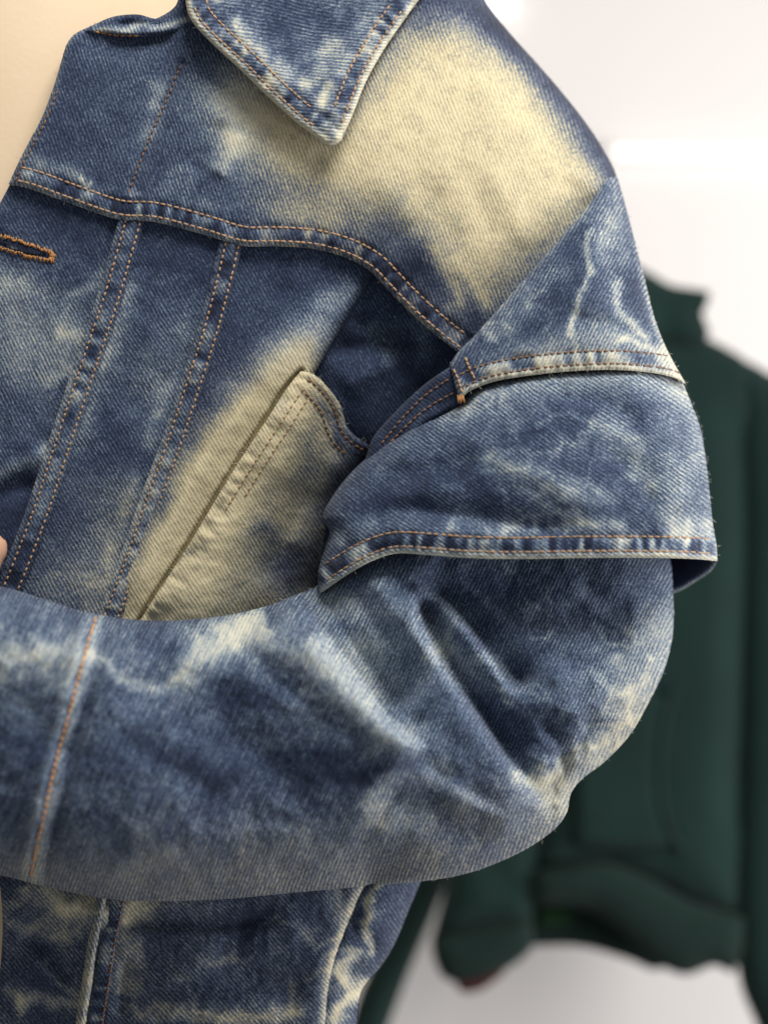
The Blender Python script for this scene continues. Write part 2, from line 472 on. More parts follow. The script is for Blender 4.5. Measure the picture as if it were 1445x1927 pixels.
fleece('body', hood, body_poly, DH, 120, 190, extra=hood_folds)
fleece('hem_band', hood, loop(smooth([(1004, 1640), (1130, 1622), (1215, 1650), (1300, 1696), (1400, 1726)]),
                              smooth([(1400, 1726), (1396, 1790), (1378, 1836)]),
                              smooth([(1378, 1836), (1345, 1818), (1290, 1836), (1240, 1816), (1180, 1764), (1120, 1718), (1060, 1702), (1000, 1704)])),
       DH + 60, 60, 70, mat=M_RIB, seed=2)
fleece('back_hem', hood, loop(smooth([(980, 1600), (1100, 1600), (1290, 1700)]), smooth([(1290, 1700), (1300, 1780), (1240, 1826), (1180, 1806), (1090, 1782), (980, 1782)])),
       DH - 130, 30, 40, mat=M_RIB, seed=3)
fleece('care_label', hood, loop([(1012, 1708), (1072, 1704), (1078, 1742), (1016, 1746), (1012, 1708)]), DH - 96, 5, 6, mat=soft_material('green_label', (0.012, 0.040, 0.017), (0.017, 0.05, 0.022), 20), sp=8, wr=1)
fleece('hood', hood, loop(smooth([(1120, 560), (1180, 500), (1215, 508), (1260, 535), (1300, 542), (1338, 548)]),
                          smooth([(1338, 548), (1330, 575), (1322, 592), (1335, 630), (1300, 650), (1240, 645), (1150, 660), (1110, 620), (1120, 560)])),
       DH + 70, 70, 60, extra=lambda x, y: -30 * fold(x, y, [(1230, 605), (1280, 590), (1330, 585)], 18, 26), sp=12, seed=4)
pk = fleece('pocket', hood, loop(smooth([(1262, 1300), (1246, 1370), (1240, 1460), (1250, 1540), (1278, 1600)]),
                                 smooth([(1278, 1600), (1200, 1600), (1080, 1590)]),
                                 smooth([(1080, 1590), (1080, 1400), (1090, 1300), (1262, 1300)])),
            DH + 105, 26, 18, seed=5, sp=12)
fleece('pocket_edge', hood, loop(offset_chain(smooth([(1266, 1296), (1248, 1370), (1242, 1460), (1252, 1540), (1284, 1606)]), 9),
                                 offset_chain(smooth([(1266, 1296), (1248, 1370), (1242, 1460), (1252, 1540), (1284, 1606)]), -9)[::-1]),
       DH + 122, 12, 9, mat=M_RIB, seed=5, sp=6)
sl = fleece('sleeve', hood, loop(smooth([(1080, 680), (1010, 760), (960, 900), (930, 1100), (905, 1300), (880, 1500), (830, 1700), (812, 1770)]),
                                 [(812, 1770), (1000, 1740)],
                                 smooth([(1000, 1740), (1016, 1600), (1050, 1400), (1070, 1200), (1080, 1000), (1110, 800), (1080, 680)])),
            DH + 10, 95, 90, seed=6, extra=lambda x, y: -30 * fold(x, y, [(900, 1560), (930, 1640), (980, 1690)], 30, 40))
fleece('cuff', hood, loop(smooth([(812, 1766), (815, 1800), (832, 1838), (858, 1852)]), smooth([(858, 1852), (910, 1846), (965, 1818), (1000, 1790)]),
                          smooth([(1000, 1790), (1004, 1760), (1000, 1730)]), smooth([(1000, 1730), (905, 1742), (812, 1766)])),
       DH + 52, 70, 60, mat=M_RIB, seed=7, sp=10)
fleece('cuff_lining', hood, loop(smooth([(856, 1846), (868, 1868), (905, 1864), (948, 1834)]), smooth([(948, 1834), (950, 1818), (905, 1836), (856, 1846)])),
       DH + 40, 40, 20, mat=M_MAROON, seed=7, sp=6)
fleece('sleeve', hood, loop(smooth([(1372, 664), (1380, 760), (1392, 1000), (1390, 1300), (1384, 1600), (1384, 1750), (1392, 1850), (1425, 1935), (1440, 1990)]),
                            smooth([(1440, 1990), (1560, 1990), (1600, 1600), (1590, 1200), (1560, 900), (1500, 750), (1440, 698), (1372, 664)])),
       DH - 20, 100, 70, seed=1)
g2 = empty('green_sweatpants', tuple(W(np.array([760.]), np.array([2100.]), np.array([DH - 300]))[0]),
           'dark green trouser leg slanting down beside the jacket hem', 'trousers')
fleece('leg', g2, loop(smooth([(800, 1560), (760, 1660), (715, 1780), (672, 1880), (640, 2000), (620, 2120)]), [(620, 2120), (660, 2124)],
                       smooth([(660, 2124), (700, 2020), (733, 1927), (770, 1830), (806, 1745), (850, 1640), (880, 1540)]), [(880, 1540), (800, 1560)]),
       DH - 260, 90, 70, seed=2)
fleece('waistband', g2, loop(smooth([(792, 1562), (830, 1545), (886, 1536)]), [(886, 1536), (900, 1480), (806, 1500), (792, 1562)]), DH - 250, 92, 60, mat=M_RIB, seed=3)

# ------------------------------------------------------------------ the person inside the jacket
def person():
    verts = []; faces = []
    def chain(pts, n=14, m=8):
        """pts: (x, y, d, rx, rd) elliptical sections along a limb, capped with domes"""
        p = np.array(pts, float)
        xyz = W(p[:, 0], p[:, 1], p[:, 2])
        t = np.gradient(xyz, axis=0); t /= np.linalg.norm(t, axis=1)[:, None] + 1e-9
        base = len(verts)
        up = np.array([0, 1.0, 0])
        secs = []
        r0 = p[0, 3] * S; r1 = p[-1, 3] * S
        for k in (0.98, 0.8, 0.45): secs.append((xyz[0] - t[0] * r0 * k, t[0], p[0, 3] * math.sqrt(1 - k * k), p[0, 4] * math.sqrt(1 - k * k)))
        for i in range(len(p)): secs.append((xyz[i], t[i], p[i, 3], p[i, 4]))
        for k in (0.45, 0.8, 0.98): secs.append((xyz[-1] + t[-1] * r1 * k, t[-1], p[-1, 3] * math.sqrt(1 - k * k), p[-1, 4] * math.sqrt(1 - k * k)))
        for c, tt, rx, rd in secs:
            a = np.cross(tt, up); a /= np.linalg.norm(a) + 1e-9; b = np.cross(a, tt)
            for i in range(n):
                th = 2 * math.pi * i / n
                verts.append(tuple(c + a * math.cos(th) * rx * S + b * math.sin(th) * rd * S))
        for j in range(len(secs) - 1):
            for i in range(n):
                q = base + j * n + i; r = base + j * n + (i + 1) % n
                faces.append((q, r, r + n, q + n))
        faces.append(tuple(base + i for i in reversed(range(n)))); faces.append(tuple(base + (len(secs) - 1) * n + i for i in range(n)))
    # trunk, neck
    chain([(40, 2150, -420, 560, 300), (40, 1800, -400, 540, 310), (40, 1400, -400, 560, 310), (40, 1000, -400, 620, 320),
           (40, 650, -385, 660, 315), (40, 380, -352, 560, 300), (40, 180, -332, 440, 292), (40, 20, -318, 400, 285), (40, -150, -325, 385, 285),
           (40, -400, -320, 300, 250)], 32)
    # shoulders and arms (the left one inside the sleeve, the right one off to the side)
    chain([(500, 330, -340, 180, 160), (800, 420, -310, 160, 150), (960, 560, -260, 160, 140), (1000, 800, -170, 110, 100), (1020, 1100, -140, 66, 56),
           (960, 1370, -125, 58, 50), (760, 1420, -20, 70, 62), (400, 1420, 100, 90, 80), (50, 1390, 150, 90, 80), (-260, 1370, 190, 80, 70), (-420, 1350, 190, 85, 55)], 18)
    chain([(-400, 330, -330, 200, 170), (-720, 420, -320, 190, 170), (-900, 620, -280, 180, 160), (-960, 1000, -240, 160, 150), (-960, 1400, -160, 140, 130),
           (-820, 1420, -40, 130, 120), (-560, 1280, 30, 110, 95), (-330, 1190, 70, 80, 65), (-190, 1140, 78, 88, 52)], 18)
    # right hand: four fingers holding the jacket edge, thumb against it
    for (a, b, c, r) in [((-150, 1130, 82), (-44, 1108, 60), (-10, 1030, 40), 32), ((-160, 1130, 84), (-70, 1135, 90), (-30, 1140, 60), 30),
                         ((-160, 1175, 80), (-80, 1195, 78), (-42, 1200, 50), 28), ((-170, 1215, 70), (-100, 1245, 66), (-66, 1250, 46), 24)]:
        chain([(*a, r * 1.1, r * 1.05), (*b, r, r), (*c, r * 0.9, r * 0.85)], 12)
    chain([(-230, 1100, 70, 36, 34), (-170, 1030, 62, 34, 31), (-120, 975, 50, 30, 27)], 12)
    # left hand beyond the cuff
    for i, (yy, L, r) in enumerate([(1300, 150, 28), (1340, 175, 29), (1380, 165, 28), (1415, 130, 25)]):
        chain([(-470, yy, 190, r * 1.1, r * 1.05), (-470 - L * 0.5, yy + 6, 200, r, r), (-470 - L, yy + 18, 180, r * 0.85, r * 0.8)], 12)
    chain([(-370, 1290, 205, 36, 34), (-430, 1235, 220, 32, 30), (-500, 1215, 220, 28, 26)], 12)
    o = mesh_obj('person', np.array(verts), faces, M_SKIN)
    # the plain cream top under the jacket
    keep = len(verts); k0 = len(faces)
    verts.clear(); faces.clear()
    chain([(40, 2150, -420, 568, 308), (40, 1800, -400, 548, 318), (40, 1400, -400, 568, 318), (40, 1000, -400, 628, 328),
           (40, 650, -385, 668, 323), (40, 380, -352, 568, 308), (40, 180, -332, 448, 300), (40, 20, -318, 408, 293), (40, -60, -320, 400, 292)], 48)
    sh = mesh_obj('cream_top', np.array(verts), faces, M_SHIRT, o)
    sb = sh.modifiers.new('subdivision', 'SUBSURF'); sb.levels = 1; sb.render_levels = 2
    rm = o.modifiers.new('remesh', 'REMESH'); rm.mode = 'VOXEL'; rm.voxel_size = 0.0035; rm.use_smooth_shade = True
    sm = o.modifiers.new('smooth', 'SMOOTH'); sm.factor = 0.5; sm.iterations = 8
    o['label'] = 'person in a plain cream top and faded denim jacket, forearm held across the waist'; o['category'] = 'person'
    return o
PERSON = person()

# ------------------------------------------------------------------ the denim jacket
JK = empty('denim_jacket', tuple(W(np.array([500.]), np.array([2080.]), np.array([-150.]))[0]),
           'faded blue denim jacket with cream shoulder, pointed collar and double layered sleeve', 'jacket')
Dbody = tps([(0, 600, 12), (200, 500, 16), (450, 600, 12), (600, 600, -12), (700, 510, -24), (200, 1000, 4), (0, 1000, 18), (300, 200, 0), (100, 200, 8),
             (600, 200, 2), (800, 400, -8), (900, 200, -52), (1000, 350, -36), (1100, 300, -90), (870, 640, -14), (800, 0, -78), (500, 0, -34), (250, 50, -8),
             (1200, 700, 0), (0, 1900, 10), (300, 1900, 4), (600, 1800, -30), (700, 1750, -70), (300, 1600, 6), (-200, 900, 0), (-200, 1700, -10), (400, 2100, 0)])
N = lambda x, y, s=60, sd=0: fbm(x / s, y / s, sd)

# --- curves of the pattern
YOKE_SEAM = smooth([(16, 346), (60, 356), (120, 378), (220, 412), (290, 417), (380, 440), (455, 462), (520, 463), (590, 468), (650, 484), (694, 508), (720, 534), (760, 576), (810, 622), (868, 668)])
SHOULDER = smooth([(890, -60), (912, 0), (960, 62), (1010, 118), (1060, 176), (1105, 234), (1140, 288), (1160, 330), (1178, 390), (1196, 460), (1214, 530), (1232, 600), (1256, 660), (1290, 722)])
FRONT_EDGE = smooth([(16, 346), (42, 290), (76, 226), (100, 165), (116, 112), (126, 82), (142, 62), (180, 44)])
DIAG = smooth([(846, 686), (862, 662), (890, 634), (940, 578), (1000, 508), (1060, 440), (1108, 384), (1136, 336)])
SEAM1 = smooth([(250, 405), (232, 470), (206, 560), (176, 650), (146, 740), (110, 850), (74, 960), (44, 1040), (20, 1100), (-10, 1170)])
SEAM2 = smooth([(440, 450), (424, 520), (398, 620), (366, 720), (330, 830), (290, 940), (256, 1040), (226, 1120), (200, 1190)])
FOLD = smooth([(712, 500), (690, 540), (660, 590), (625, 645), (590, 706)])
POCKET_EDGE = smooth([(566, 698), (540, 730), (500, 792), (450, 868), (400, 950), (350, 1034), (300, 1110), (250, 1190)])
POCKET_TOP = smooth([(566, 698), (590, 704), (616, 728), (640, 762), (652, 800), (670, 822), (698, 838)])

SIL = smooth([(820, 1600), (792, 1660), (768, 1716), (742, 1778), (716, 1820), (690, 1850), (676, 1880), (670, 1960), (668, 2080)])
# --- back of the jacket (closes the garment behind the shoulder and side)
back_poly = loop(smooth([(100, -60), (500, -120), (800, -110), (890, -60)]), SHOULDER, smooth([(1290, 722), (1100, 900), (920, 1150), (850, 1400), (820, 1600)]), SIL,
                 [(668, 2080), (-500, 2080), (-700, 1000), (-500, 200), (100, -60)])
panel('back', JK, back_poly, lambda x, y: Dbody(np.clip(x, 0, 1200), np.clip(y, 0, 1900)) - 138 - 480 * prof(near(back_poly, x, y, True)[0] / 320), thick=8,
      sp=22, fade=lambda x, y: 0.25 + 0.2 * N(x, y), wr=6, seed=1)

# --- recessed side front under the arm
side_base = tps([(700, 520, -58), (860, 650, -60), (740, 640, -84), (640, 700, -62), (700, 830, -118), (800, 760, -112), (620, 1000, -215), (660, 900, -180), (600, 560, -40), (560, 1100, -220)])
def f_recess(x, y):
    return 0.17 + 0.18 * N(x, y, 50, 3) + 0.20 * stroke(x, y, [(690, 600), (720, 640), (740, 690)], 16) + 0.12 * stroke(x, y, [(780, 560), (800, 640), (790, 720)], 20)
side_poly = loop(smooth([(640, 470), (694, 500), (760, 560), (840, 620), (890, 650)]), smooth([(890, 650), (880, 720), (800, 800), (720, 880), (640, 960), (604, 1110)]),
                 [(604, 1110), (540, 1160), (520, 900), (560, 700), (640, 470)])
panel('side_front', JK, side_poly, side_base,
      extra=lambda x, y: -26 * fold(x, y, [(610, 665), (680, 650), (760, 640), (820, 655)], 16, 26) - 18 * fold(x, y, [(650, 590), (700, 620), (740, 660), (760, 730)], 12, 24)
      + 14 * fold(x, y, [(640, 740), (700, 700), (780, 690)], 24, 30), fade=f_recess, tint=0.2, ang=60, wr=3, seed=2)

# --- centre front, middle front, side front strips
def f_placket(x, y):
    xw = x + 26 * N(x, y, 50, 1); yw = y + 22 * N(x, y, 50, 2)
    f = 0.25 + 0.11 * N(x, y, 42, 3) + 0.10 * veins(x, y, 70, 1)
    f += 0.30 * blob(xw, yw, 60, 650, 120, 70, -20) + 0.26 * stroke(xw, yw, [(90, 620), (150, 640), (205, 620)], 20) + 0.22 * stroke(xw, yw, [(130, 560), (170, 540), (205, 500)], 12)
    f += 0.24 * stroke(xw, yw, [(60, 720), (110, 700), (160, 690)], 16) + 0.20 * blob(xw, yw, 20, 560, 70, 60) + 0.32 * stroke(xw, yw, [(-60, 900), (10, 882), (70, 866), (120, 830)], 16)
    f -= 0.16 * blob(x, y, 60, 960, 130, 80) + 0.10 * blob(x, y, 130, 430, 120, 50)
    f += 0.20 * blob(xw, yw, 10, 530, 50, 20, 10)
    return f
pl_poly = loop(smooth([(26, 332), (100, 360), (215, 395), (255, 400)]), SEAM1, smooth([(-10, 1170), (-60, 1250)]),
               smooth([(-60, 1250), (-200, 1150), (-150, 800), (-80, 560), (-32, 440), (2, 378), (26, 332)]))
PLK = panel('front_placket', JK, pl_poly, lambda x, y: Dbody(x, y) - 8, fade=f_placket, tint=0.35, ang=62,
            extra=lambda x, y: 12 * fold(x, y, [(-60, 905), (0, 890), (50, 866), (90, 836)], 24, 50) - 18 * fold(x, y, [(-60, 950), (20, 925), (80, 900)], 20, 40)
            + -7 * np.exp(-((near(SEAM1, x, y)[0] - 27) / 9) ** 2), wr=3.5, seed=3)
def f_mid(x, y):
    xw = x + 26 * N(x, y, 50, 4); yw = y + 26 * N(x, y, 50, 5)
    D1, s1, A1, _ = near(SEAM1, x, y)
    f = 0.25 + 0.10 * N(x, y, 48, 6) + 0.08 * veins(x, y, 80, 3)
    f += (0.34 * np.exp(-((D1 - 22) / 26) ** 2)) * sstep(470, 580, y) * sstep(900, 760, y) * (0.75 + 0.9 * vnoise(A1 / 26, D1 / 30, 3))
    f += 0.16 * blob(xw, yw, 300, 700, 60, 120, 15) + 0.20 * blob(xw, yw, 220, 960, 70, 120, 20) + 0.30 * blob(xw, yw, 180, 1100, 100, 60)
    f -= 0.14 * blob(xw, yw, 250, 850, 60, 50) + 0.10 * blob(x, y, 330, 500, 80, 60)
    D2 = near(SEAM2, x, y)[0]
    f += 0.24 * np.exp(-((D2 - 46) / 16) ** 2) * sstep(600, 800, y) * (0.6 + vnoise(A1 / 22, D2 / 30, 5))
    return f
md_poly = loop(smooth([(232, 385), (330, 410), (445, 440)]), SEAM2, [(200, 1190), (-14, 1190)], SEAM1[::-1] - [3, 0], [(232, 385)])
MID = panel('front_panel', JK, md_poly, lambda x, y: Dbody(x, y) - 10, fade=f_mid, tint=lambda x, y: 0.35 + 0.35 * sstep(800, 1000, y), ang=60,
            extra=lambda x, y: 9 * fold(x, y, [(330, 560), (290, 760), (210, 980)], 50, 50) - 8 * fold(x, y, [(420, 640), (330, 700), (230, 800)], 30, 30), wr=3.5, seed=4)
def f_strip(x, y):
    xw = x + 22 * N(x, y, 60, 7); yw = y + 20 * N(x, y, 60, 1)
    f = 0.20 + 0.09 * N(x, y, 50, 2)
    f += 0.88 * polyf(xw, yw, [(600, 650), (560, 640), (500, 720), (400, 820), (340, 930), (260, 1060), (180, 1230), (300, 1230), (420, 980), (560, 760)], 62)
    f += 0.28 * polyf(xw, yw, [(660, 560), (560, 600), (470, 700), (360, 800), (290, 1000), (180, 1200), (280, 1200), (600, 700)], 60)
    f += 0.16 * stroke(xw, yw, [(590, 570), (640, 560), (690, 530)], 18)
    return f
ST_EDGE = smooth([(590, 706), (570, 760), (480, 880), (380, 1040), (300, 1190)])
st_poly = loop(smooth([(425, 435), (500, 440), (600, 450), (680, 480), (712, 500)]), FOLD, ST_EDGE, [(300, 1190), (190, 1190)], SEAM2[::-1] - [4, 0], [(425, 435)])
STP = panel('pocket_side_panel', JK, st_poly, lambda x, y: Dbody(x, y) - 12, fade=f_strip, tint=lambda x, y: 0.3 + 0.65 * sstep(560, 760, y), ang=60,
            rolls=[(FOLD, 26, 26)],
            extra=lambda x, y: 22 * fold(x, y, [(640, 560), (560, 640), (480, 730), (380, 880), (290, 1040), (220, 1180)], 70, 46, 0.15)
            - 10 * fold(x, y, [(560, 520), (500, 620), (430, 760)], 40, 40) - 24 * np.exp(-((near(POCKET_EDGE, x, y)[0]) / 4.5) ** 2), wr=3, seed=5)
# pocket with its shaped top
pocket_base = tps([(566, 700, 16), (540, 740, 18), (450, 880, 20), (350, 1040, 18), (260, 1180, 12), (590, 712, 12), (566, 790, 12), (520, 880, 12), (450, 1000, 10), (400, 1130, 4),
                   (640, 790, -78), (695, 838, -112), (600, 900, -104), (560, 1020, -116), (500, 1120, -90), (640, 960, -190), (600, 1080, -210)])
POCKET_FOLD = smooth([(592, 716), (560, 800), (520, 880), (470, 950), (440, 1000), (415, 1080), (400, 1180)])
def f_pocket(x, y):
    xw = x + 26 * N(x, y, 60, 3); yw = y + 26 * N(x, y, 60, 4)
    f = 0.77 + 0.12 * N(x, y, 40, 5)
    f += 0.22 * polyf(xw, yw, [(570, 690), (590, 700), (540, 860), (440, 1000), (380, 1180), (250, 1190), (400, 950)], 30)  # paler front face: light painted into the cloth left of the fold
    f -= 0.62 * sstep(600, 690, xw + 0.10 * (y - 850)) + 0.50 * blob(xw, yw, 560, 1075, 70, 60) + 0.26 * blob(xw, yw, 500, 1000, 30, 22) + 0.2 * blob(xw, yw, 575, 870, 22, 40, 20)  # shade painted into the cloth right of the fold, with soft dark patches
    f -= 0.22 * blob(xw, yw, 350, 1045, 60, 10, -8) + 0.30 * stroke(xw, yw, [(590, 740), (620, 800), (640, 850)], 12) + 0.25 * blob(xw, yw, 610, 960, 40, 70)
    return f
pk_poly = loop(POCKET_TOP, smooth([(698, 838), (676, 884), (640, 940), (612, 1000), (600, 1100), (585, 1200)]), [(585, 1200), (250, 1190)], POCKET_EDGE[::-1])
PCK = panel('chest_pocket', JK, pk_poly, pocket_base, thick=16, edge=(9, 13), fade=f_pocket, tint=0.95, ang=58,
            grooves=[offset_chain(POCKET_TOP, 14)], extra=lambda x, y: 5 * ladder(x, y, POCKET_EDGE, 26, 18, 4, 12)
            + 13 * fold(x, y, [(640, 840), (590, 940), (540, 1060)], 40, 40) - 14 * fold(x, y, [(600, 900), (540, 1000), (480, 1110)], 30, 30), wr=4, seed=6)
stitches(PCK, [offset_chain(POCKET_TOP, 14)[2:], offset_chain(POCKET_TOP, 38)[5:-4]], M_BROWN)
stitches(PCK, [offset_chain(POCKET_EDGE, -26)[3:52], offset_chain(POCKET_EDGE, -44)[6:46]], thread_material('pale_thread', (0.33, 0.22, 0.12), (0.46, 0.32, 0.18)), rad=1.8, lift=0)

# felled seams down the chest
def felled(chain, wa, wb, base, seed, tint, light):
    poly = loop(offset_chain(chain, wa), offset_chain(chain, wb)[::-1])
    mid = offset_chain(chain, (wa + wb) / 2)
    inner = [offset_chain(chain, wa * 0.72 + wb * 0.28), offset_chain(chain, wa * 0.16 + wb * 0.84)]
    def fd(x, y):
        D, sd, A, L = near(mid, x, y)
        De = near(offset_chain(chain, wa), x, y)[0]
        lv = np.interp(A / L, *light)
        rung = vnoise(A / 15, np.zeros_like(A), seed) * 1.5 + 0.5 * vnoise(A / 7, D / 14, seed + 1)
        return lv + 0.46 * rung * np.exp(-(D / 11) ** 4) + 0.30 * np.exp(-(De / 6.5) ** 2) * (0.7 + vnoise(A / 12, D * 0, seed + 2)) + 0.08 * N(x, y, 20, seed)
    def ex(x, y):
        D, sd, A, L = near(mid, x, y)
        return 5.5 * vnoise(A / 15, np.zeros_like(A), seed) * np.exp(-(D / 16) ** 4)
    p = panel('seam', JK, poly, base, thick=18, edge=(5, 10), extra=ex, grooves=inner, fade=fd, tint=tint, ang=58, sp=4, wr=1.6, seed=seed)
    stitches(p, [c[1:-1] for c in inner], M_TAN, pitch=12, length=8.6)
    return p
felled(SEAM1, 24, -24, lambda x, y: Dbody(x, y) + 4, 2, 0.45, ([0, 0.2, 0.45, 0.62, 0.8, 1], [0.16, 0.30, 0.42, 0.36, 0.2, 0.16]))
felled(SEAM2, 26, -18, lambda x, y: Dbody(x, y) + 4, 5, 0.55, ([0, 0.2, 0.45, 0.62, 0.8, 1], [0.15, 0.22, 0.34, 0.5, 0.46, 0.42]))

# --- yoke
CREAM = [(395, 190), (450, 300), (560, 350), (640, 385), (730, 395), (790, 440), (850, 505), (920, 575), (1000, 500), (1120, 392), (1150, 330), (1085, 226), (1004, 140), (915, 66), (850, 30), (760, 60), (650, 200), (450, 120)]
def f_yoke(x, y):
    xw = x + 16 * N(x, y, 70, 1) + 8 * N(x, y, 20, 3); yw = y + 16 * N(x, y, 70, 2) + 8 * N(x, y, 20, 4)
    f = 0.24 + 0.09 * N(x, y, 40, 5) + 0.08 * veins(x, y, 70, 2) * sstep(600, 400, x)
    cr = polyf(xw, yw, CREAM, 92)
    f += 0.71 * cr + 0.03 * N(x, y, 90, 6) - 0.10 * cr * veins(x, y, 60, 3, 0.05) - 0.16 * cr * np.clip(N(x, y, 26, 1) - 0.12, 0, 1)
    # the outer rim keeps some blue
    Ds = near(SHOULDER, x, y)[0]
    f -= 0.42 * np.exp(-(Ds / (34 + 14 * N(x, y, 60, 7))) ** 2) * sstep(-20, 60, y)
    f -= 0.20 * blob(xw, yw, 860, 20, 80, 40, 30)
    f += 0.34 * stroke(xw, yw, [(455, 245), (430, 290), (400, 330)], 22) + 0.26 * blob(xw, yw, 560, 400, 120, 26, 8)
    f += 0.24 * stroke(xw, yw, [(800, 450), (850, 530), (870, 600)], 14) + 0.20 * stroke(xw, yw, [(840, 470), (910, 560), (900, 600)], 14) - 0.25 * blob(xw, yw, 790, 500, 50, 40, 40) - 0.2 * blob(xw, yw, 900, 590, 40, 30)
    # worn rungs along the seam allowance
    D, sd, A, L = near(YOKE_SEAM, x, y)
    f += 0.34 * ladder(x, y, YOKE_SEAM, 15, 13, 2, 22) + 0.16 * np.exp(-((D - 52) / 16) ** 2) * (0.4 + 1.4 * vnoise(A / 20, D / 40, 4))
    f += 0.46 * np.exp(-(D / 9) ** 2) * (0.75 + 0.8 * vnoise(A / 16, D * 0, 6))
    f += 0.18 * np.exp(-(near(FRONT_EDGE, x, y)[0] / 7) ** 2)
    f += 0.45 * stroke(x, y, [(152, 332), (158, 346), (166, 349), (172, 342)], 3.6, False) + 0.2 * stroke(xw, yw, [(60, 312), (110, 318), (160, 335)], 10)
    f += 0.16 * stroke(xw, yw, [(310, 130), (290, 200), (262, 280)], 16) * (1 + 2 * vnoise(x / 20, y / 26, 5)) + 0.14 * stroke(xw, yw, [(345, 300), (320, 340), (370, 340)], 14)
    return f
yoke_poly = loop(YOKE_SEAM, smooth([(868, 668), (960, 640), (1060, 520), (1140, 420), (1168, 382)]), SHOULDER[:120][::-1][[i for i in range(120) if SHOULDER[:120][::-1][i][1] < 378]],
                 [(890, -60), (600, -100), (330, -60)], smooth([(330, -60), (330, 10), (250, 48), (180, 44)]), FRONT_EDGE[::-1])
def x_yoke(x, y):
    D, sd, A, L = near(YOKE_SEAM, x, y)
    r = 4.5 * ladder(x, y, YOKE_SEAM, 20, 14, 2, 20)
    r += 6 * fold(x, y, [(690, 300), (740, 370), (800, 440), (870, 540)], 50, 30) - 7 * fold(x, y, [(735, 470), (760, 440), (800, 400), (830, 340)], 24, 18)
    r += 6 * fold(x, y, [(900, 300), (940, 350), (980, 430), (985, 480)], 34, 26) - 5 * fold(x, y, [(860, 300), (900, 370), (930, 470)], 30, 40)
    r -= 34 * fold(x, y, [(850, 690), (900, 650), (1000, 530), (1080, 440), (1140, 360)], 36, 70, 0.12)
    r += 10 * fold(x, y, [(1090, 220), (1110, 290), (1090, 360)], 40, 40)
    r -= 10 * fold(x, y, [(345, 105), (310, 190), (275, 270), (240, 365)], 6, 22, 0.05)
    r += 8 * fold(x, y, [(455, 235), (435, 285), (400, 340)], 24, 20) - 9 * fold(x, y, [(420, 220), (395, 280), (360, 330)], 20, 20)
    r -= 12 * fold(x, y, [(140, 75), (240, 82), (340, 70)], 30, 30)
    return r
Y1, Y2 = offset_chain(YOKE_SEAM, -10), offset_chain(YOKE_SEAM, -36)
YOKE = panel('yoke', JK, yoke_poly, lambda x, y: Dbody(x, y) + 13, thick=18, edge=(9, 12), rolls=[(SHOULDER, 120, 150)], extra=x_yoke, grooves=[Y1, Y2], fade=f_yoke,
             tint=lambda x, y: 0.35 + 0.6 * sstep(420, 560, x), ang=70, wr=2.0, seed=0)
stitches(YOKE, [Y1[2:-1], Y2[2:-2]], M_TAN, pitch=12.5, length=10.8)
stitches(YOKE, [smooth([(342, 118), (312, 190), (276, 272), (238, 372)])], M_BROWN, rad=1.8)
stitches(YOKE, [offset_chain(FRONT_EDGE, 9)[1:34]], M_BROWN, rad=1.6)

# --- neckband under the collar
NB = panel('neckband', JK, loop(smooth([(150, 62), (180, 44), (214, 30), (258, 26), (300, 34), (340, 12), (360, -40)]), smooth([(360, -40), (380, 10), (352, 52), (300, 66), (246, 68), (196, 62), (150, 62)])),
           lambda x, y: Dbody(x, y) + 14, thick=12, edge=(8, 10), extra=lambda x, y: 9 * fold(x, y, [(190, 54), (240, 60), (300, 56), (345, 44)], 10, 8) - 9 * fold(x, y, [(210, 44), (260, 44), (320, 42)], 6, 8),
           fade=lambda x, y: 0.22 + 0.42 * stroke(x, y, [(180, 56), (240, 56), (262, 44), (300, 52), (350, 36)], 8, False) + 0.2 * N(x, y, 20, 3), tint=0.4, sp=4, wr=3, seed=2)
stitches(NB, [[(176, 58), (220, 66), (262, 66)]], M_ORANGE, rad=1.8)

# --- collar
COL_A = smooth([(346, -60), (350, 6), (362, 40), (400, 82), (450, 128), (505, 182), (556, 228), (590, 254), (606, 268)])
COL_B = smooth([(606, 268), (622, 274), (640, 266), (648, 250)])
COL_C = smooth([(648, 250), (664, 214), (690, 150), (724, 90), (758, 40), (790, -4), (850, -80)])
def f_collar(x, y):
    xw = x + 26 * N(x, y, 40, 2); yw = y + 26 * N(x, y, 40, 3)
    f = 0.31 + 0.17 * N(x, y, 30, 4) + 0.12 * veins(x, y, 50, 1)
    for ch in (COL_A, COL_C):
        D, sd, A, L = near(ch, x, y)
        f += 0.74 * np.exp(-(D / 11) ** 2) + 0.34 * ladder(x, y, ch, 13, 12, 3, 27)
        f += 0.28 * np.exp(-((D - 62) / 12) ** 2) * np.clip(0.35 + 1.5 * vnoise(A / 22, D / 40, 5), 0, 1)
    f += 0.5 * np.exp(-(near(COL_B, x, y)[0] / 16) ** 2)
    f += 0.34 * stroke(xw, yw, [(420, 20), (450, 70), (500, 120), (530, 160), (560, 190)], 14) + 0.3 * stroke(xw, yw, [(560, 170), (590, 130), (620, 100), (650, 80)], 16)
    f += 0.30 * stroke(xw, yw, [(640, 150), (660, 110), (690, 70), (720, 30)], 16) + 0.22 * stroke(xw, yw, [(600, 200), (615, 170), (620, 150)], 12)
    f -= 0.14 * blob(xw, yw, 560, 40, 60, 40)
    return f
CI1, CI2, CO1, CO2 = offset_chain(COL_A, -15), offset_chain(COL_A, -39), offset_chain(COL_C, -14), offset_chain(COL_C, -38)
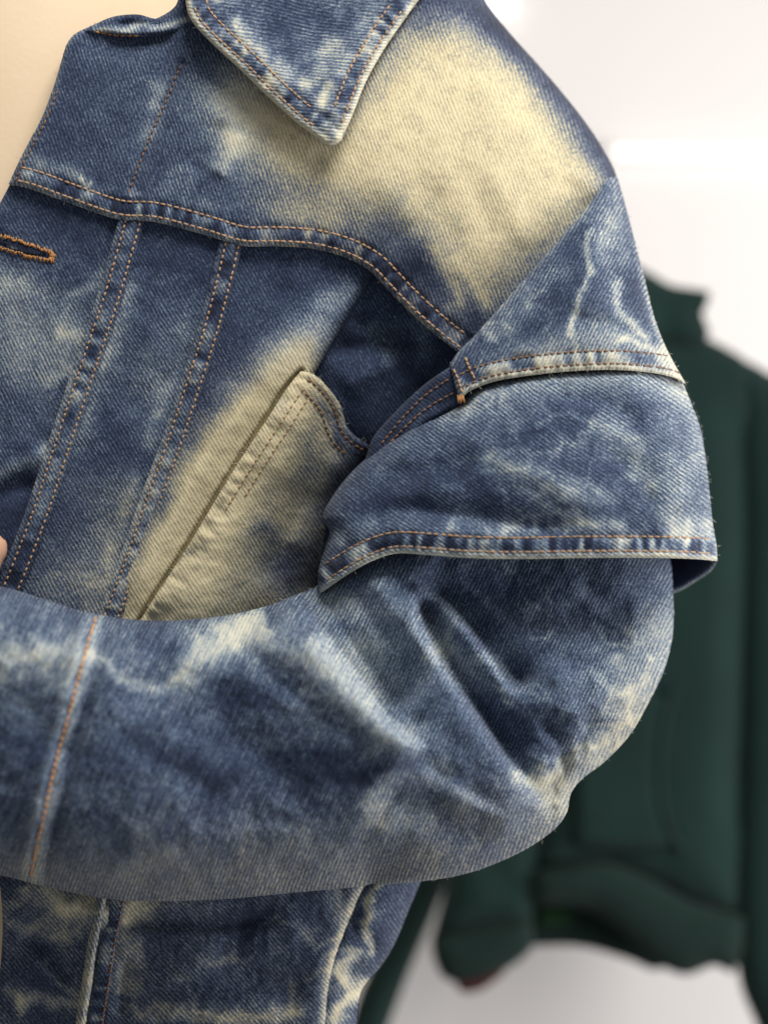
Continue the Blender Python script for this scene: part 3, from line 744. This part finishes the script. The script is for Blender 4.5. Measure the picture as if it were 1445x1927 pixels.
COLLAR = panel('collar', JK, loop(COL_A, COL_B, COL_C, [(850, -80), (600, -140), (346, -60)]), lambda x, y: Dbody(x, y) + 44 + 12 * np.clip((y - 60) / 200, 0, 1) + 30 * np.exp(-(near(COL_A, x, y)[0] / 90) ** 2) * sstep(300, 120, y),
               thick=20, edge=(13, 14), grooves=[CI1, CI2, CO1, CO2], fade=f_collar, tint=0.45, ang=8,
               extra=lambda x, y: 4 * ladder(x, y, COL_A, 24, 13, 3, 26) + 4 * ladder(x, y, COL_C, 24, 13, 3, 26) + 9 * fold(x, y, [(430, 30), (480, 100), (560, 180)], 20, 24)
               + 8 * fold(x, y, [(690, 40), (640, 120), (615, 180)], 20, 24), wr=4, sp=4.5, seed=4)
k1 = [i for i in range(len(CI1)) if CI1[i][1] > 6]; k2 = [i for i in range(len(CI2)) if CI2[i][1] > -40]
stitches(COLLAR, [CI1[k1[0]:-4], CI2[k2[0]:-8], CO1[2:44], CO2[6:44]], M_TAN, pitch=11, length=9.4)

# --- dropped shoulder: the far part of the yoke, folded over the crease
SHSEAM = smooth([(866, 754), (884, 736), (930, 718), (1000, 706), (1080, 698), (1160, 696), (1230, 702), (1272, 712), (1290, 724)])
drop_base = tps([(850, 690, 26), (890, 640, 20), (1000, 510, -4), (1110, 385, -40), (1150, 330, -80), (900, 720, 46), (1080, 690, 58), (1200, 690, 34), (1280, 715, 10),
                 (1080, 560, 36), (1180, 540, -6), (1230, 640, 0), (1150, 430, -40), (960, 640, 40)])
def f_drop(x, y):
    xw = x + 30 * N(x, y, 50, 2); yw = y + 30 * N(x, y, 50, 5)
    f = 0.28 + 0.13 * N(x, y, 36, 6) + 0.24 * veins(x, y, 60, 2, 0.05)
    f += 0.34 * polyf(xw, yw, [(920, 680), (1000, 640), (1100, 640), (1260, 660), (1280, 700), (900, 715)], 30)
    f += 0.42 * stroke(xw, yw, [(1112, 420), (1112, 500), (1090, 570), (1068, 640)], 8) + 0.36 * stroke(xw, yw, [(1150, 520), (1180, 590), (1240, 640)], 12) + 0.30 * stroke(xw, yw, [(1150, 620), (1190, 640), (1250, 670)], 10)
    f += 0.26 * blob(xw, yw, 1160, 430, 26, 70, 10) + 0.22 * blob(xw, yw, 1120, 620, 80, 26) + 0.16 * stroke(xw, yw, [(900, 650), (980, 570), (1060, 480)], 18)
    f -= 0.10 * blob(xw, yw, 1040, 560, 60, 40, -40) + 0.10 * blob(xw, yw, 1210, 560, 20, 60)
    D, sd, A, L = near(SHSEAM, x, y)
    f += 0.62 * np.exp(-(D / 10) ** 2) + 0.30 * ladder(x, y, SHSEAM, 13, 14, 5, 22)
    f += 0.40 * np.exp(-(near(SHOULDER, x, y)[0] / 8) ** 2) * sstep(420, 560, y)
    f += 0.18 * np.exp(-(near(DIAG, x, y)[0] / 8) ** 2)
    return f
sh_tail = SHOULDER[[i for i in range(len(SHOULDER)) if SHOULDER[i][1] > 332]]
drop_poly = loop(DIAG, [(1136, 336), (1160, 330)], sh_tail, SHSEAM[::-1], smooth([(866, 754), (856, 724), (846, 686)]))
S1, S2 = offset_chain(SHSEAM, -12), offset_chain(SHSEAM, -36)
DROP = panel('drop_shoulder', JK, drop_poly, drop_base, thick=11, edge=(10, 10), rolls=[(DIAG, 34, 26), (SHOULDER, 90, 120)], grooves=[S1, S2], fade=f_drop, tint=0.35,
             ang=116, extra=lambda x, y: 12 * fold(x, y, [(1112, 400), (1108, 500), (1080, 600)], 20, 40) - 14 * fold(x, y, [(1140, 400), (1150, 500), (1190, 600)], 16, 30)
             - 10 * fold(x, y, [(1060, 600), (1150, 610), (1230, 650)], 20, 20) + 4 * ladder(x, y, SHSEAM, 20, 14, 5, 22), wr=4, seed=5)
stitches(DROP, [S1[2:-3], S2[4:-6]], M_BROWN, pitch=12.5, length=10)
stitches(DROP, [[(852, 692), (862, 712), (872, 748)], [(874, 668), (882, 690), (898, 722)]], M_TAN, pitch=9.5, length=10, rad=2.3)

# --- armhole band
arm_poly = loop(smooth([(846, 690), (800, 722), (750, 768), (704, 820), (690, 856), (676, 892)]), [(676, 892), (690, 896)], smooth([(690, 896), (740, 848), (800, 800), (850, 770), (876, 752)]), [(876, 752), (846, 690)])
ARM = panel('armhole_seam', JK, arm_poly, tps([(850, 700, 6), (870, 750, 20), (760, 780, -40), (800, 790, -14), (690, 870, -70), (720, 850, -50)]), edge=(8, 9),
            fade=lambda x, y: 0.15 + 0.16 * N(x, y, 24, 3), tint=0.3, ang=40, sp=4.5, seed=2, wr=3)
stitches(ARM, [smooth([(846, 712), (800, 744), (758, 786), (712, 842)]), smooth([(856, 738), (812, 762), (768, 798), (720, 848)])], M_BROWN)
# bar tack
tk = [(861 + 2.0 * i, 745 + _rs.uniform(-3, 3), 32, 863 + 2.2 * i, 757 + _rs.uniform(-3, 3), 34) for i in range(6)]
co, fc = thread_mesh(tk, 1.7, 20); o = mesh_obj('bar_tack', co, fc, M_ORANGE, JK); o['kind'] = 'stuff'

# --- upper sleeve: open cap with a stitched hem
CAP_R = smooth([(1284, 712), (1300, 752), (1318, 800), (1328, 860), (1336, 930), (1342, 990), (1348, 1026), (1350, 1056)])
CAP_HEM = smooth([(1350, 1056), (1300, 1052), (1220, 1050), (1100, 1050), (980, 1052), (880, 1050), (800, 1044), (744, 1042), (700, 1056), (660, 1078), (630, 1098), (602, 1118)])
CAP_L = smooth([(602, 1118), (598, 1080), (612, 1030), (620, 1000), (606, 975), (622, 940), (660, 890), (710, 846), (770, 806), (830, 776), (866, 752)])
cap_base = tps([(880, 760, 34), (1080, 715, 52), (1280, 725, 12), (700, 880, 0), (620, 1000, 0), (610, 1100, 20), (720, 1040, 96), (900, 1000, 128), (1100, 1000, 130), (1300, 1000, 92),
                (1000, 850, 110), (1200, 850, 84), (800, 860, 58), (1340, 1050, 88), (700, 960, 60), (1000, 760, 72), (1180, 760, 56)])
def f_cap(x, y):
    xw = x + 40 * N(x, y, 60, 1) + 12 * N(x, y, 18, 4); yw = y + 34 * N(x, y, 60, 2) + 10 * N(x, y, 18, 5)
    f = 0.285 + 0.15 * N(x, y, 40, 3) + 0.15 * veins(x, y, 75, 4)
    f += 0.26 * np.exp(-((near(SHSEAM, x, y)[0] - 18) / 28) ** 2) + 0.22 * stroke(xw, yw, [(900, 850), (1000, 880), (1090, 930), (1160, 960)], 22)
    f += 0.26 * stroke(xw, yw, [(1100, 790), (1180, 830), (1210, 880), (1230, 960)], 24) + 0.22 * blob(xw, yw, 1280, 900, 40, 120) + 0.20 * stroke(xw, yw, [(960, 900), (1050, 960), (1120, 1010)], 16)
    f -= 0.14 * blob(xw, yw, 780, 920, 100, 36, -20) + 0.12 * blob(xw, yw, 1180, 990, 60, 26, 20) + 0.10 * blob(xw, yw, 1000, 810, 100, 26) + 0.1 * blob(xw, yw, 950, 950, 60, 30, 20)
    f += 0.26 * blob(xw, yw, 1290, 1000, 50, 34) + 0.24 * stroke(xw, yw, [(860, 985), (1000, 1004), (1150, 1000), (1250, 1000)], 12) * (0.6 + 1.2 * vnoise(x / 30, y / 20, 3))
    D, sd, A, L = near(CAP_HEM, x, y)
    f += 0.50 * ladder(x, y, CAP_HEM, 15, 11, 1, 24) + 0.70 * np.exp(-(D / 10) ** 2)
    f += 0.30 * np.exp(-((D - 60) / 18) ** 2) * np.clip(0.1 + 2 * vnoise(A / 15, D / 70, 6), 0, 1)
    f += 0.14 * np.exp(-(near(CAP_R, x, y)[0] / 30) ** 2)
    return f
H1, H2 = offset_chain(CAP_HEM, 13), offset_chain(CAP_HEM, 40)
cap_poly = loop(SHSEAM[::1], CAP_R, CAP_HEM, CAP_L)
def x_cap(x, y):
    r = -26 * fold(x, y, [(640, 975), (760, 962), (880, 975), (1000, 992), (1120, 1000)], 20, 30) + 10 * fold(x, y, [(700, 990), (860, 1000), (1000, 1015)], 20, 16)
    r += 16 * fold(x, y, [(820, 800), (940, 850), (1060, 920), (1180, 980)], 40, 50) - 14 * fold(x, y, [(1020, 745), (1100, 750), (1180, 780), (1230, 830)], 24, 30)
    r -= 12 * fold(x, y, [(680, 900), (800, 880), (900, 900)], 30, 40) + 14 * fold(x, y, [(1120, 840), (1200, 900), (1240, 970)], 30, 36)
    r += 12 * fold(x, y, [(1270, 780), (1280, 880), (1290, 980)], 30, 30) + 4 * ladder(x, y, CAP_HEM, 22, 14, 1, 24)
    r -= 12 * np.exp(-(near(SHSEAM, x, y)[0] / 10) ** 2)
    r += 12 * crinkle(x * 0.7 + y * 0.6, y * 0.8 - x * 0.35, 110, 5)
    return r
CAP = panel('upper_sleeve', JK, cap_poly, cap_base, thick=20, edge=(10, 14), rolls=[(CAP_R, 110, 200), (CAP_L, 46, 60)], extra=x_cap, grooves=[H1, H2], fade=f_cap, tint=0.22,
            ang=36, wr=5, seed=1)
stitches(CAP, [H1[2:-3], H2[3:-6]], M_TAN, pitch=13, length=11.4)
HEM_B = smooth([(1350, 1056), (1338, 1074), (1312, 1092), (1268, 1116), (1180, 1136), (1000, 1140), (800, 1120), (690, 1100)])
capb_poly = loop(CAP_R, HEM_B, smooth([(690, 1100), (660, 980), (720, 860), (880, 750)]), SHSEAM[2:])
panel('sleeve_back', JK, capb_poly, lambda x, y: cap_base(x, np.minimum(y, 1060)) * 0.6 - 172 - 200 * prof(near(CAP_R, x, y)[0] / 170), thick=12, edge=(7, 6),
      fade=lambda x, y: -0.15 + 0.85 * np.exp(-(near(HEM_B, x, y)[0] / 7) ** 2), tint=0.3, sp=8, seed=3)  # inside coloured dark for the shade within the sleeve; hem edge worn pale

# --- lower sleeve: upper arm, elbow and forearm as one closed tube of cloth
SL_TOP = smooth([(-300, 1075), (-150, 1085), (0, 1104), (90, 1130), (170, 1154), (280, 1168), (400, 1162), (490, 1144), (545, 1124), (600, 1100), (650, 1060), (690, 1000), (760, 930), (900, 900)])
SL_R = smooth([(900, 900), (1100, 900), (1220, 950), (1258, 1040), (1266, 1110), (1266, 1190), (1250, 1260), (1222, 1320), (1186, 1382), (1140, 1432), (1096, 1466), (1074, 1494), (1066, 1530), (1040, 1564), (980, 1604), (900, 1638), (820, 1656), (700, 1668)])
SL_B = smooth([(700, 1668), (560, 1680), (400, 1694), (220, 1694), (80, 1668), (0, 1648), (-150, 1630), (-300, 1615)])
sl_poly = loop(SL_TOP, SL_R, SL_B, [(-300, 1615), (-312, 1350), (-300, 1075)])
sl_base = tps([(0, 1380, 345), (-280, 1380, 360), (300, 1420, 315), (600, 1430, 225), (850, 1450, 150), (1000, 1400, 92), (1150, 1250, 40), (1000, 1200, 62), (800, 1120, 74), (700, 1090, 92),
               (950, 1050, 10), (1200, 1070, -30), (1000, 950, -20), (600, 1200, 165), (400, 1250, 235), (100, 1250, 325), (100, 1600, 300), (500, 1620, 225), (800, 1600, 150), (1000, 1550, 84), (700, 1040, 52)])
V1 = [(580, 1110), (612, 1160), (650, 1220), (700, 1290), (756, 1370), (800, 1400)]
V2 = [(780, 1140), (800, 1190), (838, 1256), (886, 1330), (936, 1404), (980, 1468), (1030, 1530)]
V3 = [(840, 1150), (880, 1210), (925, 1262), (968, 1300), (1000, 1304)]
def x_sleeve(x, y):
    r = saw(x, y, [(540, 1098), (590, 1150), (640, 1222), (695, 1296), (750, 1368), (810, 1412)], 58, 120, 80, 13, 0.12)
    r += saw(x, y, [(770, 1100), (796, 1175), (834, 1250), (885, 1332), (937, 1408), (987, 1472), (1040, 1530)], 40, 110, 60, 12, 0.10)
    r += saw(x, y, [(775, 1092), (846, 1146), (900, 1208), (948, 1270), (994, 1310)], 30, 40, 60, 9, 0.12)
    r -= 76 * fold(x, y, [(556, 1090), (606, 1146), (654, 1212), (708, 1286), (760, 1356)], 20, 74, 0.14)
    r -= 46 * fold(x, y, [(786, 1108), (806, 1172), (844, 1246), (895, 1328), (947, 1404), (996, 1466)], 9, 28, 0.12)
    r -= 26 * fold(x, y, [(800, 1096), (856, 1140), (910, 1204), (958, 1266), (1002, 1304)], 9, 36, 0.14)
    r -= 22 * blob(x, y, 976, 1282, 34, 22, 45)
    r += 26 * fold(x, y, [(440, 1150), (520, 1185), (600, 1250), (680, 1330), (770, 1410), (860, 1470)], 70, 40, 0.2)
    r -= 20 * fold(x, y, [(900, 1080), (1000, 1130), (1120, 1170), (1230, 1200)], 40, 40)
    r += 16 * fold(x, y, [(1010, 1240), (1080, 1330), (1080, 1420), (1040, 1500)], 50, 30)
    r -= 26 * fold(x, y, [(1120, 1330), (1090, 1400), (1046, 1450), (1046, 1520)], 16, 26)
    r -= 24 * fold(x, y, [(960, 1440), (1010, 1500), (1060, 1530)], 26, 20)
    r += 20 * fold(x, y, [(820, 1470), (900, 1520), (990, 1570)], 34, 34) - 16 * fold(x, y, [(700, 1480), (820, 1540), (940, 1590)], 36, 36)
    r += 20 * fold(x, y, [(300, 1230), (420, 1250), (560, 1330), (700, 1450)], 60, 60) - 20 * fold(x, y, [(200, 1260), (340, 1300), (460, 1400), (600, 1520)], 60, 60)
    r -= 12 * fold(x, y, [(190, 1380), (320, 1440), (500, 1560)], 50, 50) + 10 * fold(x, y, [(-100, 1300), (60, 1340), (150, 1460)], 50, 50)
    r += 20 * crinkle(x * 0.8 + y * 0.5, y * 0.8 - x * 0.5, 95, 2) * sstep(820, 1000, x) * sstep(1090, 1200, y) + 13 * crinkle(x * 0.5 + y * 0.9, y * 0.5 - x * 0.9, 48, 6) * sstep(880, 1020, x) * sstep(1240, 1380, y)
    r -= 20 * fold(x, y, [(640, 1080), (690, 1150), (750, 1220), (800, 1300)], 26, 30) - 14 * fold(x, y, [(690, 1085), (750, 1160), (800, 1240)], 20, 26)
    r -= 18 * fold(x, y, [(420, 1170), (500, 1260), (600, 1350), (720, 1430)], 34, 30) + 14 * fold(x, y, [(760, 1400), (850, 1470), (960, 1530)], 16, 26)
    r += 0 + 9 * crinkle(x * 0.6 + y, y * 0.5 - x, 120, 4) * sstep(980, 700, x)
    r -= 20 * fold(x, y, [(1010, 1340), (1050, 1400), (1066, 1470)], 12, 20) - 14 * fold(x, y, [(980, 1420), (1040, 1440), (1100, 1420)], 14, 14)
    r -= 16 * fold(x, y, [(1080, 1090), (1150, 1140), (1240, 1160)], 16, 26) + 14 * fold(x, y, [(860, 1080), (930, 1130), (1010, 1200)], 20, 30)
    # topstitched seam running down the forearm
    D, sd, A, L = near(FSEAM, x, y)
    r += 12 * np.exp(-((D - 14) / 13) ** 2) * (sd > 0) + 5 * np.exp(-(D / 30) ** 2) - 13 * np.exp(-((D - 32) / 9) ** 2) * (sd < 0)
    return r
FSEAM = smooth([(182, 1150), (168, 1190), (146, 1270), (122, 1360), (98, 1450), (78, 1540), (62, 1610), (52, 1670)])
def f_sleeve(x, y):
    xw = x + 50 * N(x, y, 70, 1) + 14 * N(x, y, 20, 6); yw = y + 46 * N(x, y, 70, 2) + 18 * N(x, y, 20, 7)
    f = 0.345 + 0.11 * N(x, y, 46, 3) + 0.20 * veins(x, y, 80, 5) * sstep(700, 950, x)
    f += 0.42 * blob(xw, yw, 40, 1230, 130, 32, 4) + 0.26 * stroke(xw, yw, [(160, 1215), (230, 1270), (300, 1290), (340, 1260)], 16) + 0.40 * stroke(xw, yw, [(330, 1300), (370, 1230), (450, 1190), (520, 1170)], 28) + 0.26 * blob(xw, yw, 640, 1130, 60, 26)
    f += 0.24 * blob(xw, yw, 480, 1210, 90, 40, 20) + 0.24 * stroke(xw, yw, [(560, 1220), (640, 1290), (720, 1370), (790, 1400)], 40) + 0.26 * blob(xw, yw, 690, 1240, 60, 80, 40)
    f += 0.22 * blob(xw, yw, 830, 1230, 40, 60, 30) + 0.20 * stroke(xw, yw, [(840, 1200), (900, 1260), (960, 1330)], 18) + 0.24 * stroke(xw, yw, [(700, 1560), (720, 1500), (800, 1440), (860, 1430)], 26)
    f += 0.13 * polyf(xw, yw, [(-300, 1560), (100, 1600), (400, 1600), (640, 1560), (820, 1470), (980, 1480), (1060, 1500), (1060, 1600), (700, 1720), (-300, 1700)], 60)
    f += 0.34 * polyf(xw, yw, [(1280, 1150), (1210, 1200), (1170, 1290), (1120, 1380), (1060, 1430), (990, 1470), (1040, 1560), (1090, 1500), (1280, 1330)], 40)
    f += 0.28 * stroke(xw, yw, [(960, 1440), (1020, 1460), (1080, 1430), (1130, 1370)], 12) + 0.16 * blob(xw, yw, 1220, 1180, 50, 40) + 0.12 * blob(xw, yw, 300, 1610, 50, 24)
    f -= 0.30 * blob(xw, yw, 700, 1455, 120, 46, -6) + 0.16 * blob(xw, yw, 400, 1440, 160, 60, 10) + 0.14 * blob(xw, yw, 60, 1400, 120, 60) + 0.14 * blob(xw, yw, 300, 1200, 40, 24) + 0.12 * blob(xw, yw, 980, 1380, 60, 40, 40)
    f -= 0.10 * blob(xw, yw, 1000, 1120, 200, 60, 10) + 0.12 * blob(xw, yw, 870, 1590, 60, 28) + 0.2 * blob(xw, yw, 470, 1330, 40, 50)
    D, sd, A, L = near(FSEAM, x, y)
    f += 0.24 * np.exp(-((D - 11) / 7) ** 2) * (sd < 0) + 0.14 * np.exp(-((D - 12) / 8) ** 2) * (sd > 0)
    return f
SLV = panel('sleeve', JK, sl_poly, sl_base, edge=(4, 2), rolls=[(SL_TOP, 110, 150), (SL_R, 110, 150), (SL_B, 150, 190)], extra=x_sleeve, fade=f_sleeve,
            tint=lambda x, y: 0.14 + 0.66 * sstep(1440, 1720, y + 0.08 * x + 60 * N(x, y, 60, 4)) + 0.4 * sstep(1080, 1180, x) * sstep(1250, 1350, y), streak=lambda x, y: (sstep(1100, 500, x) * 0.9 + 0.15) * (0.35 + 0.65 * sstep(1640, 1500, y)),  # warm tint low on the forearm paints shade and floor reflection into the cloth
            ang=114, wr=6, seed=2,
            back=lambda x, y, e, d: np.minimum(sl_base(x, y) - 158 - 150 * prof(e / 150), d - 3))
stitches(SLV, [offset_chain(FSEAM, -3)[1:-2]], thread_material('bright_orange_thread', (0.48, 0.22, 0.08), (0.66, 0.36, 0.15)), pitch=13, length=12.2, rad=2.6, lift=1.4)
cuff_poly = loop(smooth([(-296, 1090), (-300, 1350), (-296, 1600)]), [(-296, 1600), (-420, 1580)], smooth([(-420, 1580), (-426, 1350), (-420, 1110)]), [(-420, 1110), (-296, 1090)])
panel('cuff', JK, cuff_poly, lambda x, y: 318 - 150 * (1 - prof(np.minimum(y - 1085, 1605 - y) / 170)), edge=(8, 8), fade=lambda x, y: 0.3 + 0.2 * N(x, y), tint=0.3, sp=9,
      back=lambda x, y, e, d: np.minimum(8 - 140 * prof(np.minimum(y - 1085, 1605 - y) / 170), d - 3))

# --- lower front
LSEAM = smooth([(196, 1640), (190, 1700), (176, 1770), (164, 1850), (152, 1930), (140, 2080)])
SIDE = smooth([(700, 1640), (672, 1700), (640, 1780), (622, 1840), (612, 1930), (604, 2080)])
def f_low(x, y):
    xw = x + 36 * N(x, y, 50, 1); yw = y + 30 * N(x, y, 50, 2)
    f = 0.27 + 0.13 * N(x, y, 40, 3) + 0.2 * veins(x, y, 80, 2)
    f += 0.40 * stroke(xw, yw, [(40, 1640), (110, 1690), (200, 1730), (300, 1720)], 30) + 0.24 * blob(xw, yw, 260, 1700, 120, 24) + 0.25 * stroke(xw, yw, [(20, 1730), (90, 1752), (160, 1760)], 16)
    f += 0.34 * stroke(xw, yw, [(20, 1880), (80, 1890), (150, 1880)], 18) + 0.36 * stroke(xw, yw, [(200, 1906), (320, 1896), (480, 1915), (600, 1910)], 18) + 0.3 * stroke(xw, yw, [(10, 1860), (30, 1890), (60, 1925)], 12)
    f += 0.20 * stroke(xw, yw, [(60, 1815), (110, 1850), (150, 1870)], 10) + 0.26 * stroke(xw, yw, [(230, 1760), (240, 1820), (226, 1880)], 18) + 0.22 * stroke(xw, yw, [(560, 1840), (550, 1880), (560, 1930)], 12)
    f += 0.50 * np.exp(-((near(SIDE, x, y)[0]) / 14) ** 2) + 0.2 * blob(xw, yw, 630, 1700, 30, 60) - 0.06 * blob(xw, yw, 480, 1740, 160, 30)
    return f
lo_poly = loop([(-60, 1560), (700, 1560), (720, 1600), (700, 1640)], SIDE, [(604, 2080), (-60, 2080)], smooth([(-60, 2080), (-16, 1930), (-4, 1860), (3, 1790), (4, 1720), (-8, 1640), (-60, 1560)]))
LOW = panel('lower_front', JK, lo_poly, lambda x, y: Dbody(x, y) - 4, edge=(8, 8), rolls=[(SIDE, 26, 20)], fade=f_low, tint=0.75, ang=48,
            extra=lambda x, y: -20 * fold(x, y, [(190, 1738), (300, 1740), (420, 1742), (540, 1730)], 12, 24) + 14 * fold(x, y, [(40, 1650), (120, 1700), (220, 1730)], 26, 20)
            - 12 * fold(x, y, [(30, 1760), (90, 1790), (150, 1850)], 20, 26) + 10 * fold(x, y, [(40, 1800), (100, 1850), (160, 1880)], 16, 20) - 14 * fold(x, y, [(240, 1800), (236, 1860), (226, 1920)], 14, 14)
            + 10 * fold(x, y, [(280, 1900), (420, 1890), (560, 1910)], 24, 24) - 12 * fold(x, y, [(400, 1760), (480, 1830), (580, 1880)], 40, 40), wr=6, seed=3)
lpoly = loop(offset_chain(LSEAM, 10), offset_chain(LSEAM, -10)[::-1])
LR = panel('seam', JK, lpoly, lambda x, y: Dbody(x, y) + 14, thick=24, edge=(10, 16), fade=lambda x, y: 0.68 + 0.25 * N(x, y, 24, 2), tint=0.8, ang=70, sp=4, seed=1)
lpoly2 = loop(offset_chain(LSEAM, -12), offset_chain(LSEAM, -44)[::-1])
LR2 = panel('seam', JK, lpoly2, lambda x, y: Dbody(x, y) + 2, edge=(10, 8), extra=lambda x, y: 3 * ladder(x, y, offset_chain(LSEAM, -28), 16, 15, 3),
            fade=lambda x, y: 0.34 + 0.26 * ladder(x, y, offset_chain(LSEAM, -28), 14, 14, 3), tint=0.5, ang=60, sp=4, seed=2)
stitches(LR2, [offset_chain(LSEAM, -40)[8:]], M_BROWN)
def f_sidep(x, y):
    xw = x + 26 * N(x, y, 40, 1); yw = y + 26 * N(x, y, 40, 2)
    f = 0.26 + 0.16 * N(x, y, 40, 3) + 0.2 * veins(x, y, 60, 2)
    f += 0.55 * stroke(xw, yw, [(730, 1650), (700, 1690), (686, 1740), (690, 1780)], 10, False) + 0.6 * stroke(xw, yw, [(700, 1860), (660, 1880), (620, 1920)], 20, False) + 0.45 * stroke(xw, yw, [(680, 1780), (650, 1810), (635, 1860)], 14)
    f += 0.35 * blob(xw, yw, 660, 1860, 40, 40)
    return f
sp_poly = loop(smooth([(700, 1600), (670, 1690), (630, 1790), (606, 1860), (596, 2080)]), [(596, 2080), (668, 2080)], SIL[::-1], [(820, 1600), (700, 1600)])
panel('side_panel', JK, sp_poly, lambda x, y: Dbody(x, y) - 26, rolls=[(SIL, 60, 110)], fade=f_sidep, tint=0.55, ang=60, wr=7, seed=4,
      extra=lambda x, y: 14 * fold(x, y, [(735, 1650), (700, 1690), (688, 1770)], 16, 30) - 16 * fold(x, y, [(720, 1780), (680, 1800), (650, 1850)], 20, 20))

# --- buttonhole in the placket
def buttonhole():
    segs = []
    c0 = np.array([-8, 452.0]); c1 = np.array([100, 484.0]); ax = (c1 - c0) / np.hypot(*(c1 - c0)); nm = np.array([-ax[1], ax[0]])
    L = np.hypot(*(c1 - c0)); dd = lambda p: float(PLK.surf(np.array([p[0]]), np.array([p[1]]))[0])
    n = 40
    for side in (-1, 1):
        for i in range(n):
            t = i / (n - 1); w = 3.5 + 8.5 * math.sin(math.pi * min(1, 0.25 + 0.75 * t)) ** 0.8
            p = c0 + ax * (L * t) + nm * side * w * (0.72 + _rs.uniform(-0.15, 0.15)); q = p + nm * side * (6.5 + _rs.uniform(-2, 2.5)) + ax * _rs.uniform(-3.5, 3.5)
            segs.append((p[0], p[1], dd(p) + 3 + _rs.uniform(-1, 1.5), q[0], q[1], dd(q)))
    for i in range(14):
        a = math.radians(-85 + 12 * i); v = ax * math.cos(a) + nm * math.sin(a)
        p = c1 + v * 1 - ax * 8; q = c1 + v * (9 + _rs.uniform(-2, 3)) - ax * 6; segs.append((p[0], p[1], dd(p) + 3, q[0], q[1], dd(q)))
    co, fc = thread_mesh(segs, 1.7, 1.5)
    o = mesh_obj('buttonhole', co, fc, M_ORANGE, PLK.o); o['kind'] = 'stuff'
    poly = loop(smooth([tuple(c0 - nm * 2), tuple(c0 + ax * L * 0.5 - nm * 10), tuple(c1 - nm * 0.5 - ax * 6)]), smooth([tuple(c1 + nm * 0.5 - ax * 6), tuple(c0 + ax * L * 0.5 + nm * 10), tuple(c0 + nm * 2)]))
    panel('buttonhole_dark_patch', PLK.o, poly, lambda x, y: PLK.surf(x, y) + 3.0, thick=5, edge=(5, 4), fade=lambda x, y: -0.25 + 0.9 * blob(x, y, 22, 466, 13, 5, 15), tint=0.4, sp=3)  # raised dark patch, painted to stand for the shade inside the opening
buttonhole()

# --- frayed edges
fibres(COLLAR, [COL_A[10:], COL_B, COL_C[:60]], 45, 1)
fibres(YOKE, [YOKE_SEAM, FRONT_EDGE, SHOULDER[8:70]], 45, 2)
fibres(CAP, [CAP_HEM, CAP_R], 60, 3)
fibres(DROP, [SHSEAM, DIAG, sh_tail], 40, 4)
fibres(PCK, [POCKET_EDGE, POCKET_TOP], 40, 5)
fibres(SLV, [SL_R[40:], SL_TOP[20:100]], 60, 6)
